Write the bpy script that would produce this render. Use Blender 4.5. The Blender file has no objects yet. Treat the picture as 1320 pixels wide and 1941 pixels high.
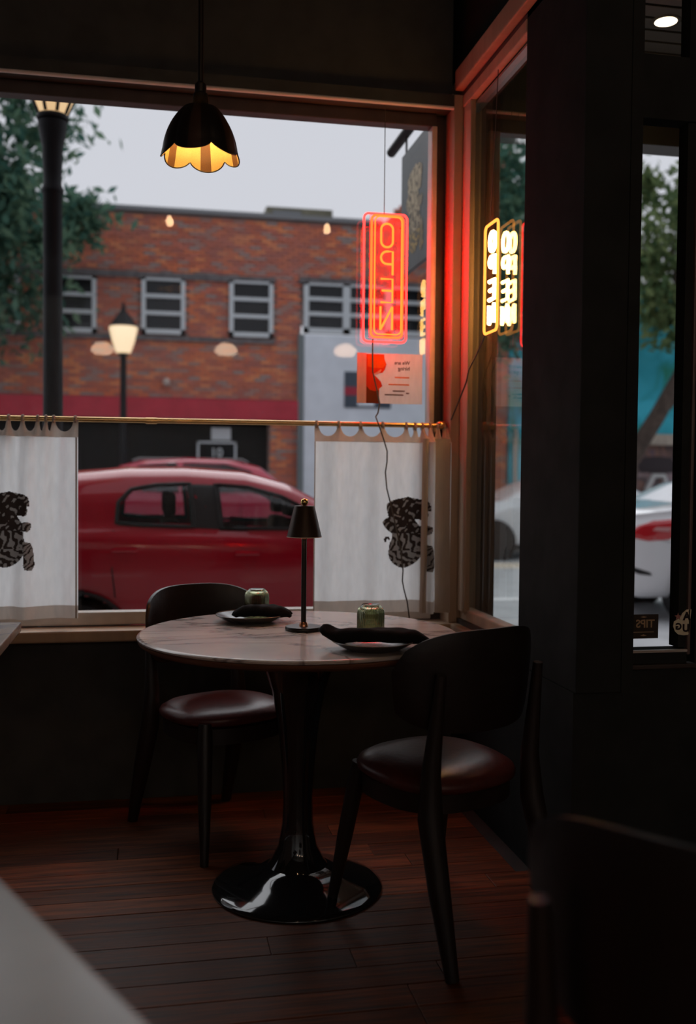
import bpy, bmesh, math, random
import numpy as np
from mathutils import Vector, Matrix
random.seed(7); rng = np.random.default_rng(7)
R = math.radians; PI = math.pi
SC = bpy.context.scene; COL = SC.collection

# ------------------------------------------------------------------ camera
cam_d = bpy.data.cameras.new('camera'); cam = bpy.data.objects.new('camera', cam_d); COL.objects.link(cam)
cam_d.sensor_fit = 'VERTICAL'; cam_d.sensor_height = 36; cam_d.sensor_width = 36
cam_d.lens = 36*1887/1941; cam_d.clip_start = .05; cam_d.clip_end = 300
H, P, RL = R(11.2), R(1.99), R(0.515)
fwd = Vector((math.sin(H)*math.cos(P), math.cos(H)*math.cos(P), -math.sin(P)))
rt0 = Vector((math.cos(H), -math.sin(H), 0)); up0 = rt0.cross(fwd)
rt = rt0*math.cos(RL)+up0*math.sin(RL); up = rt.cross(fwd)
mw = Matrix.Identity(4)
for i in range(3):
    mw[i][0] = rt[i]; mw[i][1] = up[i]; mw[i][2] = -fwd[i]
mw[2][3] = 1.2
cam.matrix_world = mw
cam_d.dof.use_dof = True; cam_d.dof.focus_distance = 2.9; cam_d.dof.aperture_fstop = 2.1
SC.camera = cam
# ------------------------------------------------------------------ sky, exposure
W = bpy.data.worlds.new('overcast_sky'); SC.world = W; W.use_nodes = True
bg = W.node_tree.nodes['Background']; bg.inputs[0].default_value = (.655, .665, .725, 1); bg.inputs[1].default_value = 1.0
SC.view_settings.view_transform = 'Standard'; SC.view_settings.look = 'None'
SC.view_settings.exposure = 0; SC.view_settings.gamma = 1; SC.view_settings.use_curve_mapping = False
try:
    SC.cycles.max_bounces = 10; SC.cycles.transparent_max_bounces = 16; SC.cycles.caustics_refractive = False; SC.cycles.caustics_reflective = False
except Exception: pass
# the brighter, very soft part of the overcast, above and beyond the far houses
sun_d = bpy.data.lights.new('overcast_sun', 'SUN'); sun_d.energy = 1.3; sun_d.angle = R(60); sun_d.color = (.97, .98, 1.0)
sun = bpy.data.objects.new('overcast_sun', sun_d); COL.objects.link(sun); sun.rotation_euler = Vector((.18, -1, -1.05)).to_track_quat('-Z', 'Y').to_euler()
# added unseen fill lamp that lifts the dark interior
hl_d = bpy.data.lights.new('rear_fill', 'AREA'); hl_d.shape = 'RECTANGLE'; hl_d.size = 5; hl_d.size_y = .6; hl_d.energy = 75; hl_d.color = (.93, .97, 1.0)
hl = bpy.data.objects.new('rear_fill', hl_d); COL.objects.link(hl); hl.location = (-.3, -2.2, 2.95); hl.rotation_euler = Vector((0, -1, -.55)).to_track_quat('-Z', 'Y').to_euler()   # aimed at the rear wall, which bounces the fill forward

# ------------------------------------------------------------------ materials
MATS = {}
def mat(name, col=(.5, .5, .5), rough=.6, metal=0., noise=0., scale=20., bump=0., spec=.5, coat=0., emit=None, estr=0., trans=0., ior=1.45, stretch=None, col2=None, sheen=0., obj_rand=0.):
    if name in MATS: return MATS[name]
    m = bpy.data.materials.new(name); m.use_nodes = True; nt = m.node_tree; b = nt.nodes['Principled BSDF']
    b.inputs['Base Color'].default_value = (*col, 1); b.inputs['Roughness'].default_value = rough; b.inputs['Metallic'].default_value = metal
    b.inputs['Specular IOR Level'].default_value = spec; b.inputs['Coat Weight'].default_value = coat; b.inputs['Coat Roughness'].default_value = .05
    b.inputs['Transmission Weight'].default_value = trans; b.inputs['IOR'].default_value = ior
    if sheen: b.inputs['Sheen Weight'].default_value = sheen
    if emit: b.inputs['Emission Color'].default_value = (*emit, 1); b.inputs['Emission Strength'].default_value = estr
    src = None
    if noise or bump or col2:
        tc = nt.nodes.new('ShaderNodeTexCoord'); mp = nt.nodes.new('ShaderNodeMapping'); nt.links.new(tc.outputs['Object'], mp.inputs[0])
        if stretch: mp.inputs['Scale'].default_value = stretch
        nz = nt.nodes.new('ShaderNodeTexNoise'); nz.inputs['Scale'].default_value = scale; nz.inputs['Detail'].default_value = 4
        nt.links.new(mp.outputs[0], nz.inputs['Vector'])
        if noise or col2:
            mx = nt.nodes.new('ShaderNodeMix'); mx.data_type = 'RGBA'
            rp = nt.nodes.new('ShaderNodeValToRGB'); rp.color_ramp.elements[0].position = .35; rp.color_ramp.elements[1].position = .65
            nt.links.new(nz.outputs['Fac'], rp.inputs[0]); nt.links.new(rp.outputs[0], mx.inputs[0])
            c2 = col2 or tuple(min(1, c*(1+noise)) for c in col); c1 = col if col2 else tuple(c*(1-noise) for c in col)
            mx.inputs[6].default_value = (*c1, 1); mx.inputs[7].default_value = (*c2, 1)
            src = mx.outputs[2]; nt.links.new(src, b.inputs['Base Color'])
        if bump:
            bp = nt.nodes.new('ShaderNodeBump'); bp.inputs['Strength'].default_value = bump; bp.inputs['Distance'].default_value = .01
            nt.links.new(nz.outputs['Fac'], bp.inputs['Height']); nt.links.new(bp.outputs[0], b.inputs['Normal'])
    if obj_rand:
        oi = nt.nodes.new('ShaderNodeObjectInfo'); hs = nt.nodes.new('ShaderNodeHueSaturation')
        mr = nt.nodes.new('ShaderNodeMapRange'); mr.inputs[3].default_value = 1-obj_rand; mr.inputs[4].default_value = 1+obj_rand
        nt.links.new(oi.outputs['Random'], mr.inputs[0]); nt.links.new(mr.outputs[0], hs.inputs['Value'])
        if src: nt.links.new(src, hs.inputs['Color'])
        else: hs.inputs['Color'].default_value = (*col, 1)
        nt.links.new(hs.outputs[0], b.inputs['Base Color'])
    MATS[name] = m; return m

def mat_glass(name, tint=(1, 1, 1), ior=1.5, gain=1.0):
    """thin clear pane: see-through plus a Fresnel mirror"""
    m = bpy.data.materials.new(name); m.use_nodes = True; nt = m.node_tree; nt.nodes.clear()
    o = nt.nodes.new('ShaderNodeOutputMaterial'); mx = nt.nodes.new('ShaderNodeMixShader'); t = nt.nodes.new('ShaderNodeBsdfTransparent')
    g = nt.nodes.new('ShaderNodeBsdfGlossy'); f = nt.nodes.new('ShaderNodeFresnel'); f.inputs[0].default_value = ior
    g.inputs['Roughness'].default_value = 0.0; t.inputs[0].default_value = (*tint, 1); g.inputs[0].default_value = (gain, gain, gain, 1)
    gm = nt.nodes.new('ShaderNodeNewGeometry'); inv = nt.nodes.new('ShaderNodeMath'); inv.operation = 'SUBTRACT'; inv.inputs[0].default_value = 1
    mu = nt.nodes.new('ShaderNodeMath'); mu.operation = 'MULTIPLY'
    nt.links.new(gm.outputs['Backfacing'], inv.inputs[1]); nt.links.new(f.outputs[0], mu.inputs[0]); nt.links.new(inv.outputs[0], mu.inputs[1])
    nt.links.new(mu.outputs[0], mx.inputs[0]); nt.links.new(t.outputs[0], mx.inputs[1]); nt.links.new(g.outputs[0], mx.inputs[2]); nt.links.new(mx.outputs[0], o.inputs[0])
    MATS[name] = m; return m

def mat_cloth(name, col, transl=.45, scale=900, streak=True):
    m = bpy.data.materials.new(name); m.use_nodes = True; nt = m.node_tree; nt.nodes.clear()
    o = nt.nodes.new('ShaderNodeOutputMaterial'); mx = nt.nodes.new('ShaderNodeMixShader'); d = nt.nodes.new('ShaderNodeBsdfDiffuse'); t = nt.nodes.new('ShaderNodeBsdfTranslucent')
    mx.inputs[0].default_value = transl
    tc = nt.nodes.new('ShaderNodeTexCoord'); mp = nt.nodes.new('ShaderNodeMapping'); mp.inputs['Scale'].default_value = (1, 1, .25)
    nz = nt.nodes.new('ShaderNodeTexNoise'); nz.inputs['Scale'].default_value = 60; nz.inputs['Detail'].default_value = 5
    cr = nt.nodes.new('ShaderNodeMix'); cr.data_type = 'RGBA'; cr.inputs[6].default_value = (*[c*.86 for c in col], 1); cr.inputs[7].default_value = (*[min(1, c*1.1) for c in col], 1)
    nt.links.new(tc.outputs['Object'], mp.inputs[0]); nt.links.new(mp.outputs[0], nz.inputs['Vector']); nt.links.new(nz.outputs['Fac'], cr.inputs[0])
    nt.links.new(cr.outputs[2], d.inputs[0]); nt.links.new(cr.outputs[2], t.inputs[0])
    nt.links.new(d.outputs[0], mx.inputs[1]); nt.links.new(t.outputs[0], mx.inputs[2]); nt.links.new(mx.outputs[0], o.inputs[0])
    MATS[name] = m; return m

def mat_emit(name, col, strength):
    m = bpy.data.materials.new(name); m.use_nodes = True; nt = m.node_tree; nt.nodes.clear()
    o = nt.nodes.new('ShaderNodeOutputMaterial'); e = nt.nodes.new('ShaderNodeEmission'); e.inputs[0].default_value = (*col, 1); e.inputs[1].default_value = strength
    nt.links.new(e.outputs[0], o.inputs[0]); MATS[name] = m; return m

def mat_wood_plank():
    m = bpy.data.materials.new('floor_wood'); m.use_nodes = True; nt = m.node_tree; b = nt.nodes['Principled BSDF']; b.inputs['Specular IOR Level'].default_value = .32
    tc = nt.nodes.new('ShaderNodeTexCoord'); oi = nt.nodes.new('ShaderNodeObjectInfo'); ad = nt.nodes.new('ShaderNodeVectorMath'); ad.operation = 'ADD'
    cb = nt.nodes.new('ShaderNodeCombineXYZ'); ml = nt.nodes.new('ShaderNodeMath'); ml.operation = 'MULTIPLY'; ml.inputs[1].default_value = 37
    nt.links.new(oi.outputs['Random'], ml.inputs[0]); nt.links.new(ml.outputs[0], cb.inputs[0]); nt.links.new(ml.outputs[0], cb.inputs[2])
    nt.links.new(tc.outputs['Object'], ad.inputs[0]); nt.links.new(cb.outputs[0], ad.inputs[1])
    mp = nt.nodes.new('ShaderNodeMapping'); mp.inputs['Scale'].default_value = (1.6, 28, 1); nt.links.new(ad.outputs[0], mp.inputs[0])
    nz = nt.nodes.new('ShaderNodeTexNoise'); nz.inputs['Scale'].default_value = 2.6; nz.inputs['Detail'].default_value = 6; nz.inputs['Roughness'].default_value = .65; nt.links.new(mp.outputs[0], nz.inputs['Vector'])
    rp = nt.nodes.new('ShaderNodeValToRGB'); e = rp.color_ramp.elements; e[0].position = .3; e[0].color = (.030, .012, .007, 1); e[1].position = .72; e[1].color = (.28, .075, .024, 1)
    nt.links.new(nz.outputs['Fac'], rp.inputs[0])
    hs = nt.nodes.new('ShaderNodeHueSaturation'); mr = nt.nodes.new('ShaderNodeMapRange'); mr.inputs[3].default_value = .6; mr.inputs[4].default_value = 1.35
    nt.links.new(oi.outputs['Random'], mr.inputs[0]); nt.links.new(mr.outputs[0], hs.inputs['Value']); nt.links.new(rp.outputs[0], hs.inputs['Color'])
    nt.links.new(hs.outputs[0], b.inputs['Base Color'])
    r2 = nt.nodes.new('ShaderNodeMapRange'); r2.inputs[3].default_value = .42; r2.inputs[4].default_value = .62; nt.links.new(nz.outputs['Fac'], r2.inputs[0]); nt.links.new(r2.outputs[0], b.inputs['Roughness'])
    bp = nt.nodes.new('ShaderNodeBump'); bp.inputs['Strength'].default_value = .35; bp.inputs['Distance'].default_value = .004; nt.links.new(nz.outputs['Fac'], bp.inputs['Height']); nt.links.new(bp.outputs[0], b.inputs['Normal'])
    MATS['floor_wood'] = m; return m

def mat_marble(name, base, vein, rough=.18, scale=2.2):
    m = bpy.data.materials.new(name); m.use_nodes = True; nt = m.node_tree; b = nt.nodes['Principled BSDF']; b.inputs['Roughness'].default_value = rough
    tc = nt.nodes.new('ShaderNodeTexCoord'); nz = nt.nodes.new('ShaderNodeTexNoise'); nz.inputs['Scale'].default_value = scale; nz.inputs['Detail'].default_value = 9; nz.inputs['Distortion'].default_value = 1.2
    mp = nt.nodes.new('ShaderNodeMapping'); mp.inputs['Scale'].default_value = (1, 1.3, 1) if 'grey' in name else (.7, 2.2, 1); mp.inputs['Rotation'].default_value = (0, 0, .35)
    nt.links.new(tc.outputs['Object'], mp.inputs[0]); nt.links.new(mp.outputs[0], nz.inputs['Vector'])
    rp = nt.nodes.new('ShaderNodeValToRGB'); e = rp.color_ramp.elements
    e[0].position = .44; e[0].color = (*base, 1); e[1].position = .56; e[1].color = (*[c*.92 for c in base], 1)
    k = e.new(.5); k.color = (*vein, 1); k2 = e.new(.47); k2.color = (*[(a*.8+c*.2) for a, c in zip(base, vein)], 1); k3 = e.new(.515); k3.color = (*[(a*.85+c*.15) for a, c in zip(base, vein)], 1)
    nt.links.new(nz.outputs['Fac'], rp.inputs[0])
    n2 = nt.nodes.new('ShaderNodeTexNoise'); n2.inputs['Scale'].default_value = 5; n2.inputs['Detail'].default_value = 3; nt.links.new(tc.outputs['Object'], n2.inputs['Vector'])
    mx = nt.nodes.new('ShaderNodeMix'); mx.data_type = 'RGBA'; mx.blend_type = 'MULTIPLY'; mx.inputs[0].default_value = .5
    r2 = nt.nodes.new('ShaderNodeValToRGB'); r2.color_ramp.elements[0].color = (.72, .72, .75, 1); r2.color_ramp.elements[0].position = .35; r2.color_ramp.elements[1].position = .6
    nt.links.new(n2.outputs['Fac'], r2.inputs[0]); nt.links.new(rp.outputs[0], mx.inputs[6]); nt.links.new(r2.outputs[0], mx.inputs[7]); nt.links.new(mx.outputs[2], b.inputs['Base Color'])
    MATS[name] = m; return m

def mat_brick():
    m = bpy.data.materials.new('brick'); m.use_nodes = True; nt = m.node_tree; b = nt.nodes['Principled BSDF']; b.inputs['Roughness'].default_value = .9
    g = nt.nodes.new('ShaderNodeNewGeometry'); rp = nt.nodes.new('ShaderNodeValToRGB'); cr = rp.color_ramp; cr.interpolation = 'CONSTANT'
    cols = [(0, (.54, .16, .10)), (.24, (.68, .20, .10)), (.42, (.45, .155, .12)), (.55, (.78, .28, .13)), (.7, (.42, .25, .21)), (.84, (.60, .19, .13)), (.93, (.36, .28, .26))]
    cr.elements[0].color = (*cols[0][1], 1); cr.elements[1].position = cols[1][0]; cr.elements[1].color = (*cols[1][1], 1)
    for p_, c in cols[2:]: k = cr.elements.new(p_); k.color = (*c, 1)
    nt.links.new(g.outputs['Random Per Island'], rp.inputs[0])
    tc = nt.nodes.new('ShaderNodeTexCoord'); nz = nt.nodes.new('ShaderNodeTexNoise'); nz.inputs['Scale'].default_value = .9; nz.inputs['Detail'].default_value = 4; nt.links.new(tc.outputs['Object'], nz.inputs['Vector'])
    mx = nt.nodes.new('ShaderNodeMix'); mx.data_type = 'RGBA'; r2 = nt.nodes.new('ShaderNodeMapRange'); r2.inputs[1].default_value = .42; r2.inputs[2].default_value = .68; r2.inputs[4].default_value = .6
    nt.links.new(nz.outputs['Fac'], r2.inputs[0]); nt.links.new(r2.outputs[0], mx.inputs[0]); nt.links.new(rp.outputs[0], mx.inputs[6]); mx.inputs[7].default_value = (.42, .18, .15, 1)
    nt.links.new(mx.outputs[2], b.inputs['Base Color']); MATS['brick'] = m; return m

def mat_mural():
    m = bpy.data.materials.new('teal_mural'); m.use_nodes = True; nt = m.node_tree; b = nt.nodes['Principled BSDF']; b.inputs['Roughness'].default_value = .7
    tc = nt.nodes.new('ShaderNodeTexCoord'); nz = nt.nodes.new('ShaderNodeTexNoise'); nz.inputs['Scale'].default_value = 1.1; nz.inputs['Detail'].default_value = 3; nz.inputs['Distortion'].default_value = .8
    nt.links.new(tc.outputs['Object'], nz.inputs['Vector']); rp = nt.nodes.new('ShaderNodeValToRGB'); e = rp.color_ramp.elements
    e[0].position = .36; e[0].color = (.01, .28, .20, 1); e[1].position = .62; e[1].color = (.05, .55, .72, 1); k = e.new(.47); k.color = (.02, .40, .52, 1)
    nt.links.new(nz.outputs['Fac'], rp.inputs[0]); nt.links.new(rp.outputs[0], b.inputs['Base Color']); MATS['teal_mural'] = m; return m

def mat_graffiti():
    m = bpy.data.materials.new('low_mural'); m.use_nodes = True; nt = m.node_tree; b = nt.nodes['Principled BSDF']; b.inputs['Roughness'].default_value = .7
    tc = nt.nodes.new('ShaderNodeTexCoord'); nz = nt.nodes.new('ShaderNodeTexNoise'); nz.inputs['Scale'].default_value = 1.4; nz.inputs['Detail'].default_value = 2; nz.inputs['Distortion'].default_value = 1.5
    nt.links.new(tc.outputs['Object'], nz.inputs['Vector']); rp = nt.nodes.new('ShaderNodeValToRGB'); rp.color_ramp.interpolation = 'LINEAR'; e = rp.color_ramp.elements
    e[0].position = .3; e[0].color = (.05, .06, .13, 1); e[1].position = .7; e[1].color = (.03, .22, .36, 1)
    for p_, c in ((.42, (.22, .11, .08)), (.52, (.06, .05, .06)), (.6, (.3, .2, .2))): k = e.new(p_); k.color = (*c, 1)
    nt.links.new(nz.outputs['Fac'], rp.inputs[0]); nt.links.new(rp.outputs[0], b.inputs['Base Color']); MATS['low_mural'] = m; return m

def mat_leaf(name, c1, c2):
    m = bpy.data.materials.new(name); m.use_nodes = True; nt = m.node_tree; nt.nodes.clear()
    o = nt.nodes.new('ShaderNodeOutputMaterial'); mx = nt.nodes.new('ShaderNodeMixShader'); d = nt.nodes.new('ShaderNodeBsdfDiffuse'); t = nt.nodes.new('ShaderNodeBsdfTranslucent'); mx.inputs[0].default_value = .35
    g = nt.nodes.new('ShaderNodeNewGeometry'); cr = nt.nodes.new('ShaderNodeMix'); cr.data_type = 'RGBA'; cr.inputs[6].default_value = (*c1, 1); cr.inputs[7].default_value = (*c2, 1)
    nt.links.new(g.outputs['Random Per Island'], cr.inputs[0]); nt.links.new(cr.outputs[2], d.inputs[0]); nt.links.new(cr.outputs[2], t.inputs[0])
    nt.links.new(d.outputs[0], mx.inputs[1]); nt.links.new(t.outputs[0], mx.inputs[2]); nt.links.new(mx.outputs[0], o.inputs[0]); MATS[name] = m; return m

PLASTER = mat('rear_plaster', (.40, .395, .38), .8, noise=.08, scale=4)
COLUMNBLACK = mat('column_black', (.034, .036, .035), .95, noise=.1, scale=9, spec=0)
BLACK = mat('black_paint', (.066, .066, .063), .8, noise=.12, scale=9, spec=.1)
CEIL = mat('dark_ceiling', (.055, .055, .053), .9, noise=.1, scale=5, spec=.1)
TRIM = mat('brown_trim', (.50, .345, .235), .45, noise=.12, scale=14, stretch=(1, 1, .2), bump=.08)
DARKTRIM = mat('dark_trim', (.05, .035, .03), .5, noise=.15, scale=12)
BEAD = mat('bead_paint', (.80, .70, .68), .35)
LITSASH = mat('lit_sash', (.58, .52, .47), .35, noise=.08, scale=15)  # sash paint lightened to stand for light falling on its edges
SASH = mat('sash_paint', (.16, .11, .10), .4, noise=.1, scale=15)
GLASS = mat_glass('window_glass', (.985, .99, .99), 1.3)
GLASS2 = mat_glass('side_glass', (.975, .99, .985), 1.28)
FLOORM = mat_wood_plank()
MARBLE = mat_marble('cream_marble', (.62, .55, .51), (.20, .16, .15))
MARBLE2 = mat_marble('grey_marble', (.36, .33, .28), (.20, .20, .21), .25, 1.3)
TABLEEDGE = mat('walnut_edge', (.16, .07, .04), .4, noise=.3, scale=8, stretch=(1, 1, 8))
GLOSSBLACK = mat('gloss_black', (.012, .012, .013), .07, spec=.6, coat=.6)
DARKWOOD = mat('chair_wood', (.016, .010, .008), .42, noise=.3, scale=10, stretch=(1, 1, .15), bump=.05)
LEATHER = mat('burgundy_leather', (.085, .020, .018), .34, noise=.12, scale=60, bump=.08)
BACKLEATHER = mat('dark_leather', (.014, .010, .009), .36, noise=.15, scale=60, bump=.06)
BRASS = mat('brass', (.72, .46, .2), .28, 1, noise=.08, scale=30)
COPPER = mat('copper', (.8, .34, .18), .25, 1)
LAMPBLACK = mat('lamp_black', (.025, .02, .018), .35, .4)
LAMPBRONZE = mat('lamp_bronze', (.05, .03, .02), .38, .5)
NAPKIN = mat('black_linen', (.012, .011, .011), .9, bump=.2, scale=300, spec=.1)
PLATE = mat('dark_stoneware', (.05, .045, .042), .22, noise=.3, scale=40)
TUMBLER = mat('green_ribbed_glass', (.40, .42, .27), .04, trans=1, ior=1.35)
CLOTH = mat_cloth('white_linen', (.92, .92, .92), .62)
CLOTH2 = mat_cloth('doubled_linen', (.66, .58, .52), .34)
SHADEDCLOTH = mat_cloth('shaded_linen', (.60, .50, .42), .10)  # the white linen, browned to stand for the backlight the folds lack
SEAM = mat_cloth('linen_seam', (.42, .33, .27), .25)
PRINT1 = mat_cloth('print_brown', (.34, .31, .29), .4); PRINT2 = mat_cloth('print_dark', (.05, .035, .03), .3)
GOLD = mat('gold_print', (.42, .35, .22), .6, noise=.25, scale=30); GOLD2 = mat('gold_print_dull', (.14, .125, .09), .7); GOLD3 = mat('gold_print_ochre', (.38, .27, .09), .6, noise=.2, scale=40)
SIGNBOARD = mat('sign_board', (.10, .115, .12), .55, noise=.1, scale=6)
IRON = mat('black_iron', (.010, .010, .012), .55, spec=.25, noise=.1, scale=10)
LANTERN = mat('lantern_panel', (.75, .62, .42), .5, emit=(1, .66, .33), estr=.7)
GLOBE = mat('lamp_globe', (.9, .8, .6), .4, emit=(1, .72, .42), estr=.75)
CARRED = mat('red_car_paint', (.40, .003, .018), .16, coat=.45, spec=.35)
CARRED2 = mat('cherry_car_paint', (.50, .03, .07), .25, coat=1)
CARWHITE = mat('white_car_paint', (.80, .81, .83), .2, coat=1)
CARGLASS = mat_glass('car_glass', (.72, .74, .76), 1.5)
CARDARK = mat('car_interior', (.012, .012, .013), .7); RUBBER = mat('tyre_rubber', (.015, .015, .016), .8); RIM = mat('wheel_alloy', (.5, .5, .52), .3, .9)
TAIL = mat('tail_lamp', (.55, .01, .02), .12, coat=1); TAILCLEAR = mat('tail_lamp_clear', (.62, .30, .30), .15, coat=1)
ROAD = mat('wet_asphalt', (.46, .47, .48), .5, noise=.12, scale=3, bump=.1)
PAVE = mat('concrete', (.50, .49, .47), .75, noise=.12, scale=4, bump=.1)
STRIPE = mat('road_stripe', (.70, .60, .48), .7); STRIPEW = mat('road_stripe_white', (.8, .8, .8), .7)
BRICK = mat_brick(); MORTAR = mat('mortar', (.27, .19, .17), .95, noise=.15, scale=5)
COURSE = mat('soldier_course', (.14, .13, .135), .9, noise=.2, scale=10); FASCIA = mat('red_fascia', (.48, .03, .055), .6, noise=.1, scale=3)
WHITEPANEL = mat('white_panel', (.74, .80, .87), .6, noise=.05, scale=3); WINFRAME = mat('white_window_frame', (.60, .65, .68), .6)
DARKGLASS = mat('dark_pane', (.012, .014, .017), .12, spec=.35); DARKSHOP = mat('dark_storefront', (.012, .011, .011), .6, spec=.2)
ROOFBOX = mat('roof_box', (.18, .17, .12), .7, noise=.2, scale=5); COPING = mat('grey_coping', (.22, .23, .24), .8)
TEAL = mat_mural(); GRAFF = mat_graffiti(); LEDGE = mat('beige_ledge', (.42, .36, .30), .8, noise=.15, scale=6)
LEAFA = mat_leaf('leaf_teal', (.06, .16, .13), (.17, .27, .17)); LEAFB = mat_leaf('leaf_green', (.07, .13, .06), (.24, .30, .13))
BARK = mat('bark', (.07, .05, .04), .95, noise=.3, scale=8, bump=.4)
NEONRED = mat_emit('neon_red', (1, .0066, .0011), 46.0); NEONOR = mat_emit('neon_orange', (1, .0134, .0016), 35.0)
NEONPINK = mat_emit('neon_pink', (1, .018, .015), 9)
NEONWARM = mat_emit('neon_warm_white', (1, .50, .13), 66.0); NEONAMBER = mat_emit('neon_amber', (1, .34, .05), 2.2)
BULB = mat_emit('bulb_glow', (1, .62, .24), 60.0); LED = mat_emit('led_disc', (1, .62, .34), 5.0); SPOT = mat_emit('downlight_glow', (1, .80, .55), 4.5)
REFBULB = mat_emit('warm_bulb', (1, .60, .32), 62.0); REFSHADE = mat_emit('opal_glow', (1, .66, .44), 27.0)
TUBEGLASS = mat('tube_support', (.25, .1, .08), .4)
def mat_acrylic(name, tint, dif, f):
    m = mat_glass(name, tint, 1.3); nt = m.node_tree; o = [n for n in nt.nodes if n.type == 'OUTPUT_MATERIAL'][0]; src = o.inputs[0].links[0].from_socket
    mx = nt.nodes.new('ShaderNodeMixShader'); mx.inputs[0].default_value = f; d = nt.nodes.new('ShaderNodeBsdfDiffuse'); d.inputs[0].default_value = (*dif, 1)
    nt.links.new(src, mx.inputs[1]); nt.links.new(d.outputs[0], mx.inputs[2]); nt.links.new(mx.outputs[0], o.inputs[0]); return m
HAZEACRYL = mat_acrylic('red_haze_acrylic', (.97, .88, .90), (.7, .42, .46), .075)  # pinkish tint and haze stand for the red glow of the neon
PAPER = mat_cloth('flyer_paper', (.85, .80, .78), .62); PAPERRED = mat_cloth('flyer_red', (.75, .10, .04), .45); PAPERORANGE = mat_cloth('flyer_orange', (.85, .26, .05), .5)
PAPERBROWN = mat_cloth('flyer_brown', (.20, .07, .04), .3); PAPERINK = mat_cloth('flyer_ink', (.16, .08, .06), .2); PAPERPINK = mat_cloth('flyer_pink', (.85, .66, .66), .5)
TIPSCARD = mat('tips_card', (.045, .032, .022), .7); TIPSINK = mat('tips_ink', (.55, .38, .22), .6)
STICKER = mat_cloth('sticker_cream', (1.0, .88, .66), .04); STICKINK = mat('sticker_ink', (.02, .01, .01), .7); STICKPINK = mat_cloth('sticker_pink', (.65, .33, .30), .3)
WIRE = mat('cord_grey', (.10, .085, .07), .6); SOFFIT = mat('soffit_board', (.07, .073, .078), .6, noise=.1, scale=5)
SHADEOUT = None

# ------------------------------------------------------------------ mesh helpers
class MB:
    def __init__(s): s.v = []; s.f = []; s.mi = []
    def add(s, v, f, mi=0):
        o = len(s.v); s.v += [tuple(p) for p in v]; s.f += [tuple(o+i for i in q) for q in f]; s.mi += [mi]*len(f)
        return s
    def box(s, x0, x1, y0, y1, z0, z1, mi=0):
        v = [(x, y, z) for z in (z0, z1) for y in (y0, y1) for x in (x0, x1)]
        return s.add(v, [(0, 2, 3, 1), (4, 5, 7, 6), (0, 1, 5, 4), (2, 6, 7, 3), (0, 4, 6, 2), (1, 3, 7, 5)], mi)
    def grid(s, P, mi=0, close_u=False, close_v=False):
        nu, nv = len(P), len(P[0]); f = []
        for i in range(nu if close_u else nu-1):
            for j in range(nv if close_v else nv-1):
                a, b = (i+1) % nu, (j+1) % nv
                f.append((i*nv+j, a*nv+j, a*nv+b, i*nv+b))
        return s.add([p for r in P for p in r], f, mi)
    def lathe(s, prof, n=32, mi=0, c=(0, 0, 0), rf=None, caps=True):
        P = []
        for k in range(n):
            t = 2*PI*k/n; P.append([(c[0]+r*(rf(t, z) if rf else 1)*math.cos(t), c[1]+r*(rf(t, z) if rf else 1)*math.sin(t), c[2]+z) for r, z in prof])
        s.grid(P, mi, close_u=True)
        if caps:
            o = len(s.v)-n*len(prof); m = len(prof)
            if prof[0][0] > 1e-6: s.f.append(tuple(o+k*m for k in reversed(range(n)))); s.mi.append(mi)
            if prof[-1][0] > 1e-6: s.f.append(tuple(o+k*m+m-1 for k in range(n))); s.mi.append(mi)
        return s
    def tube(s, pts, r, n=8, closed=False, mi=0):
        pts = [Vector(p) for p in pts]; N = len(pts); rr = r if hasattr(r, '__len__') else [r]*N
        ref = None; P = []
        for i in range(N):
            a = pts[(i-1) % N] if (closed or i > 0) else pts[i]; b = pts[(i+1) % N] if (closed or i < N-1) else pts[i]
            d = (b-a).normalized()
            if ref is None:
                ref = Vector((0, 0, 1)) if abs(d.z) < .9 else Vector((1, 0, 0))
                ref = (ref-d*ref.dot(d)).normalized()
            else: ref = (ref-d*ref.dot(d)).normalized()
            q = d.cross(ref)
            P.append([pts[i]+(ref*math.cos(2*PI*k/n)+q*math.sin(2*PI*k/n))*rr[i] for k in range(n)])
        s.grid(P, mi, close_u=closed, close_v=True)
        if not closed:
            o = len(s.v)-N*n; s.f.append(tuple(o+k for k in range(n))); s.mi.append(mi)
            s.f.append(tuple(o+(N-1)*n+k for k in reversed(range(n)))); s.mi.append(mi)
        return s
    def prism(s, poly, axis, a, b, mi=0):
        """polygon extruded along axis; poly coords are the two other axes in order"""
        def pt(u, w, t): return {'x': (t, u, w), 'y': (u, t, w), 'z': (u, w, t)}[axis]
        n = len(poly); v = [pt(u, w, a) for u, w in poly]+[pt(u, w, b) for u, w in poly]
        f = [tuple(range(n)), tuple(reversed(range(n, 2*n)))]+[(i, n+i, n+(i+1) % n, (i+1) % n) for i in range(n)]
        return s.add(v, f, mi)
    def build(s, name, mats, parent=None, smooth=None, bevel=0, seg=2, loc=None):
        me = bpy.data.meshes.new(name); me.from_pydata(s.v, [], s.f)
        if not isinstance(mats, (list, tuple)): mats = [mats]
        for m in mats: me.materials.append(m)
        if len(mats) > 1: me.polygons.foreach_set('material_index', s.mi)
        bm = bmesh.new(); bm.from_mesh(me); bmesh.ops.recalc_face_normals(bm, faces=bm.faces)
        if bevel: bmesh.ops.bevel(bm, geom=bm.edges[:]+bm.verts[:], offset=bevel, segments=seg, profile=.6, affect='EDGES', clamp_overlap=True)
        bm.to_mesh(me); bm.free()
        return link(name, me, parent, smooth, loc)
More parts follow.
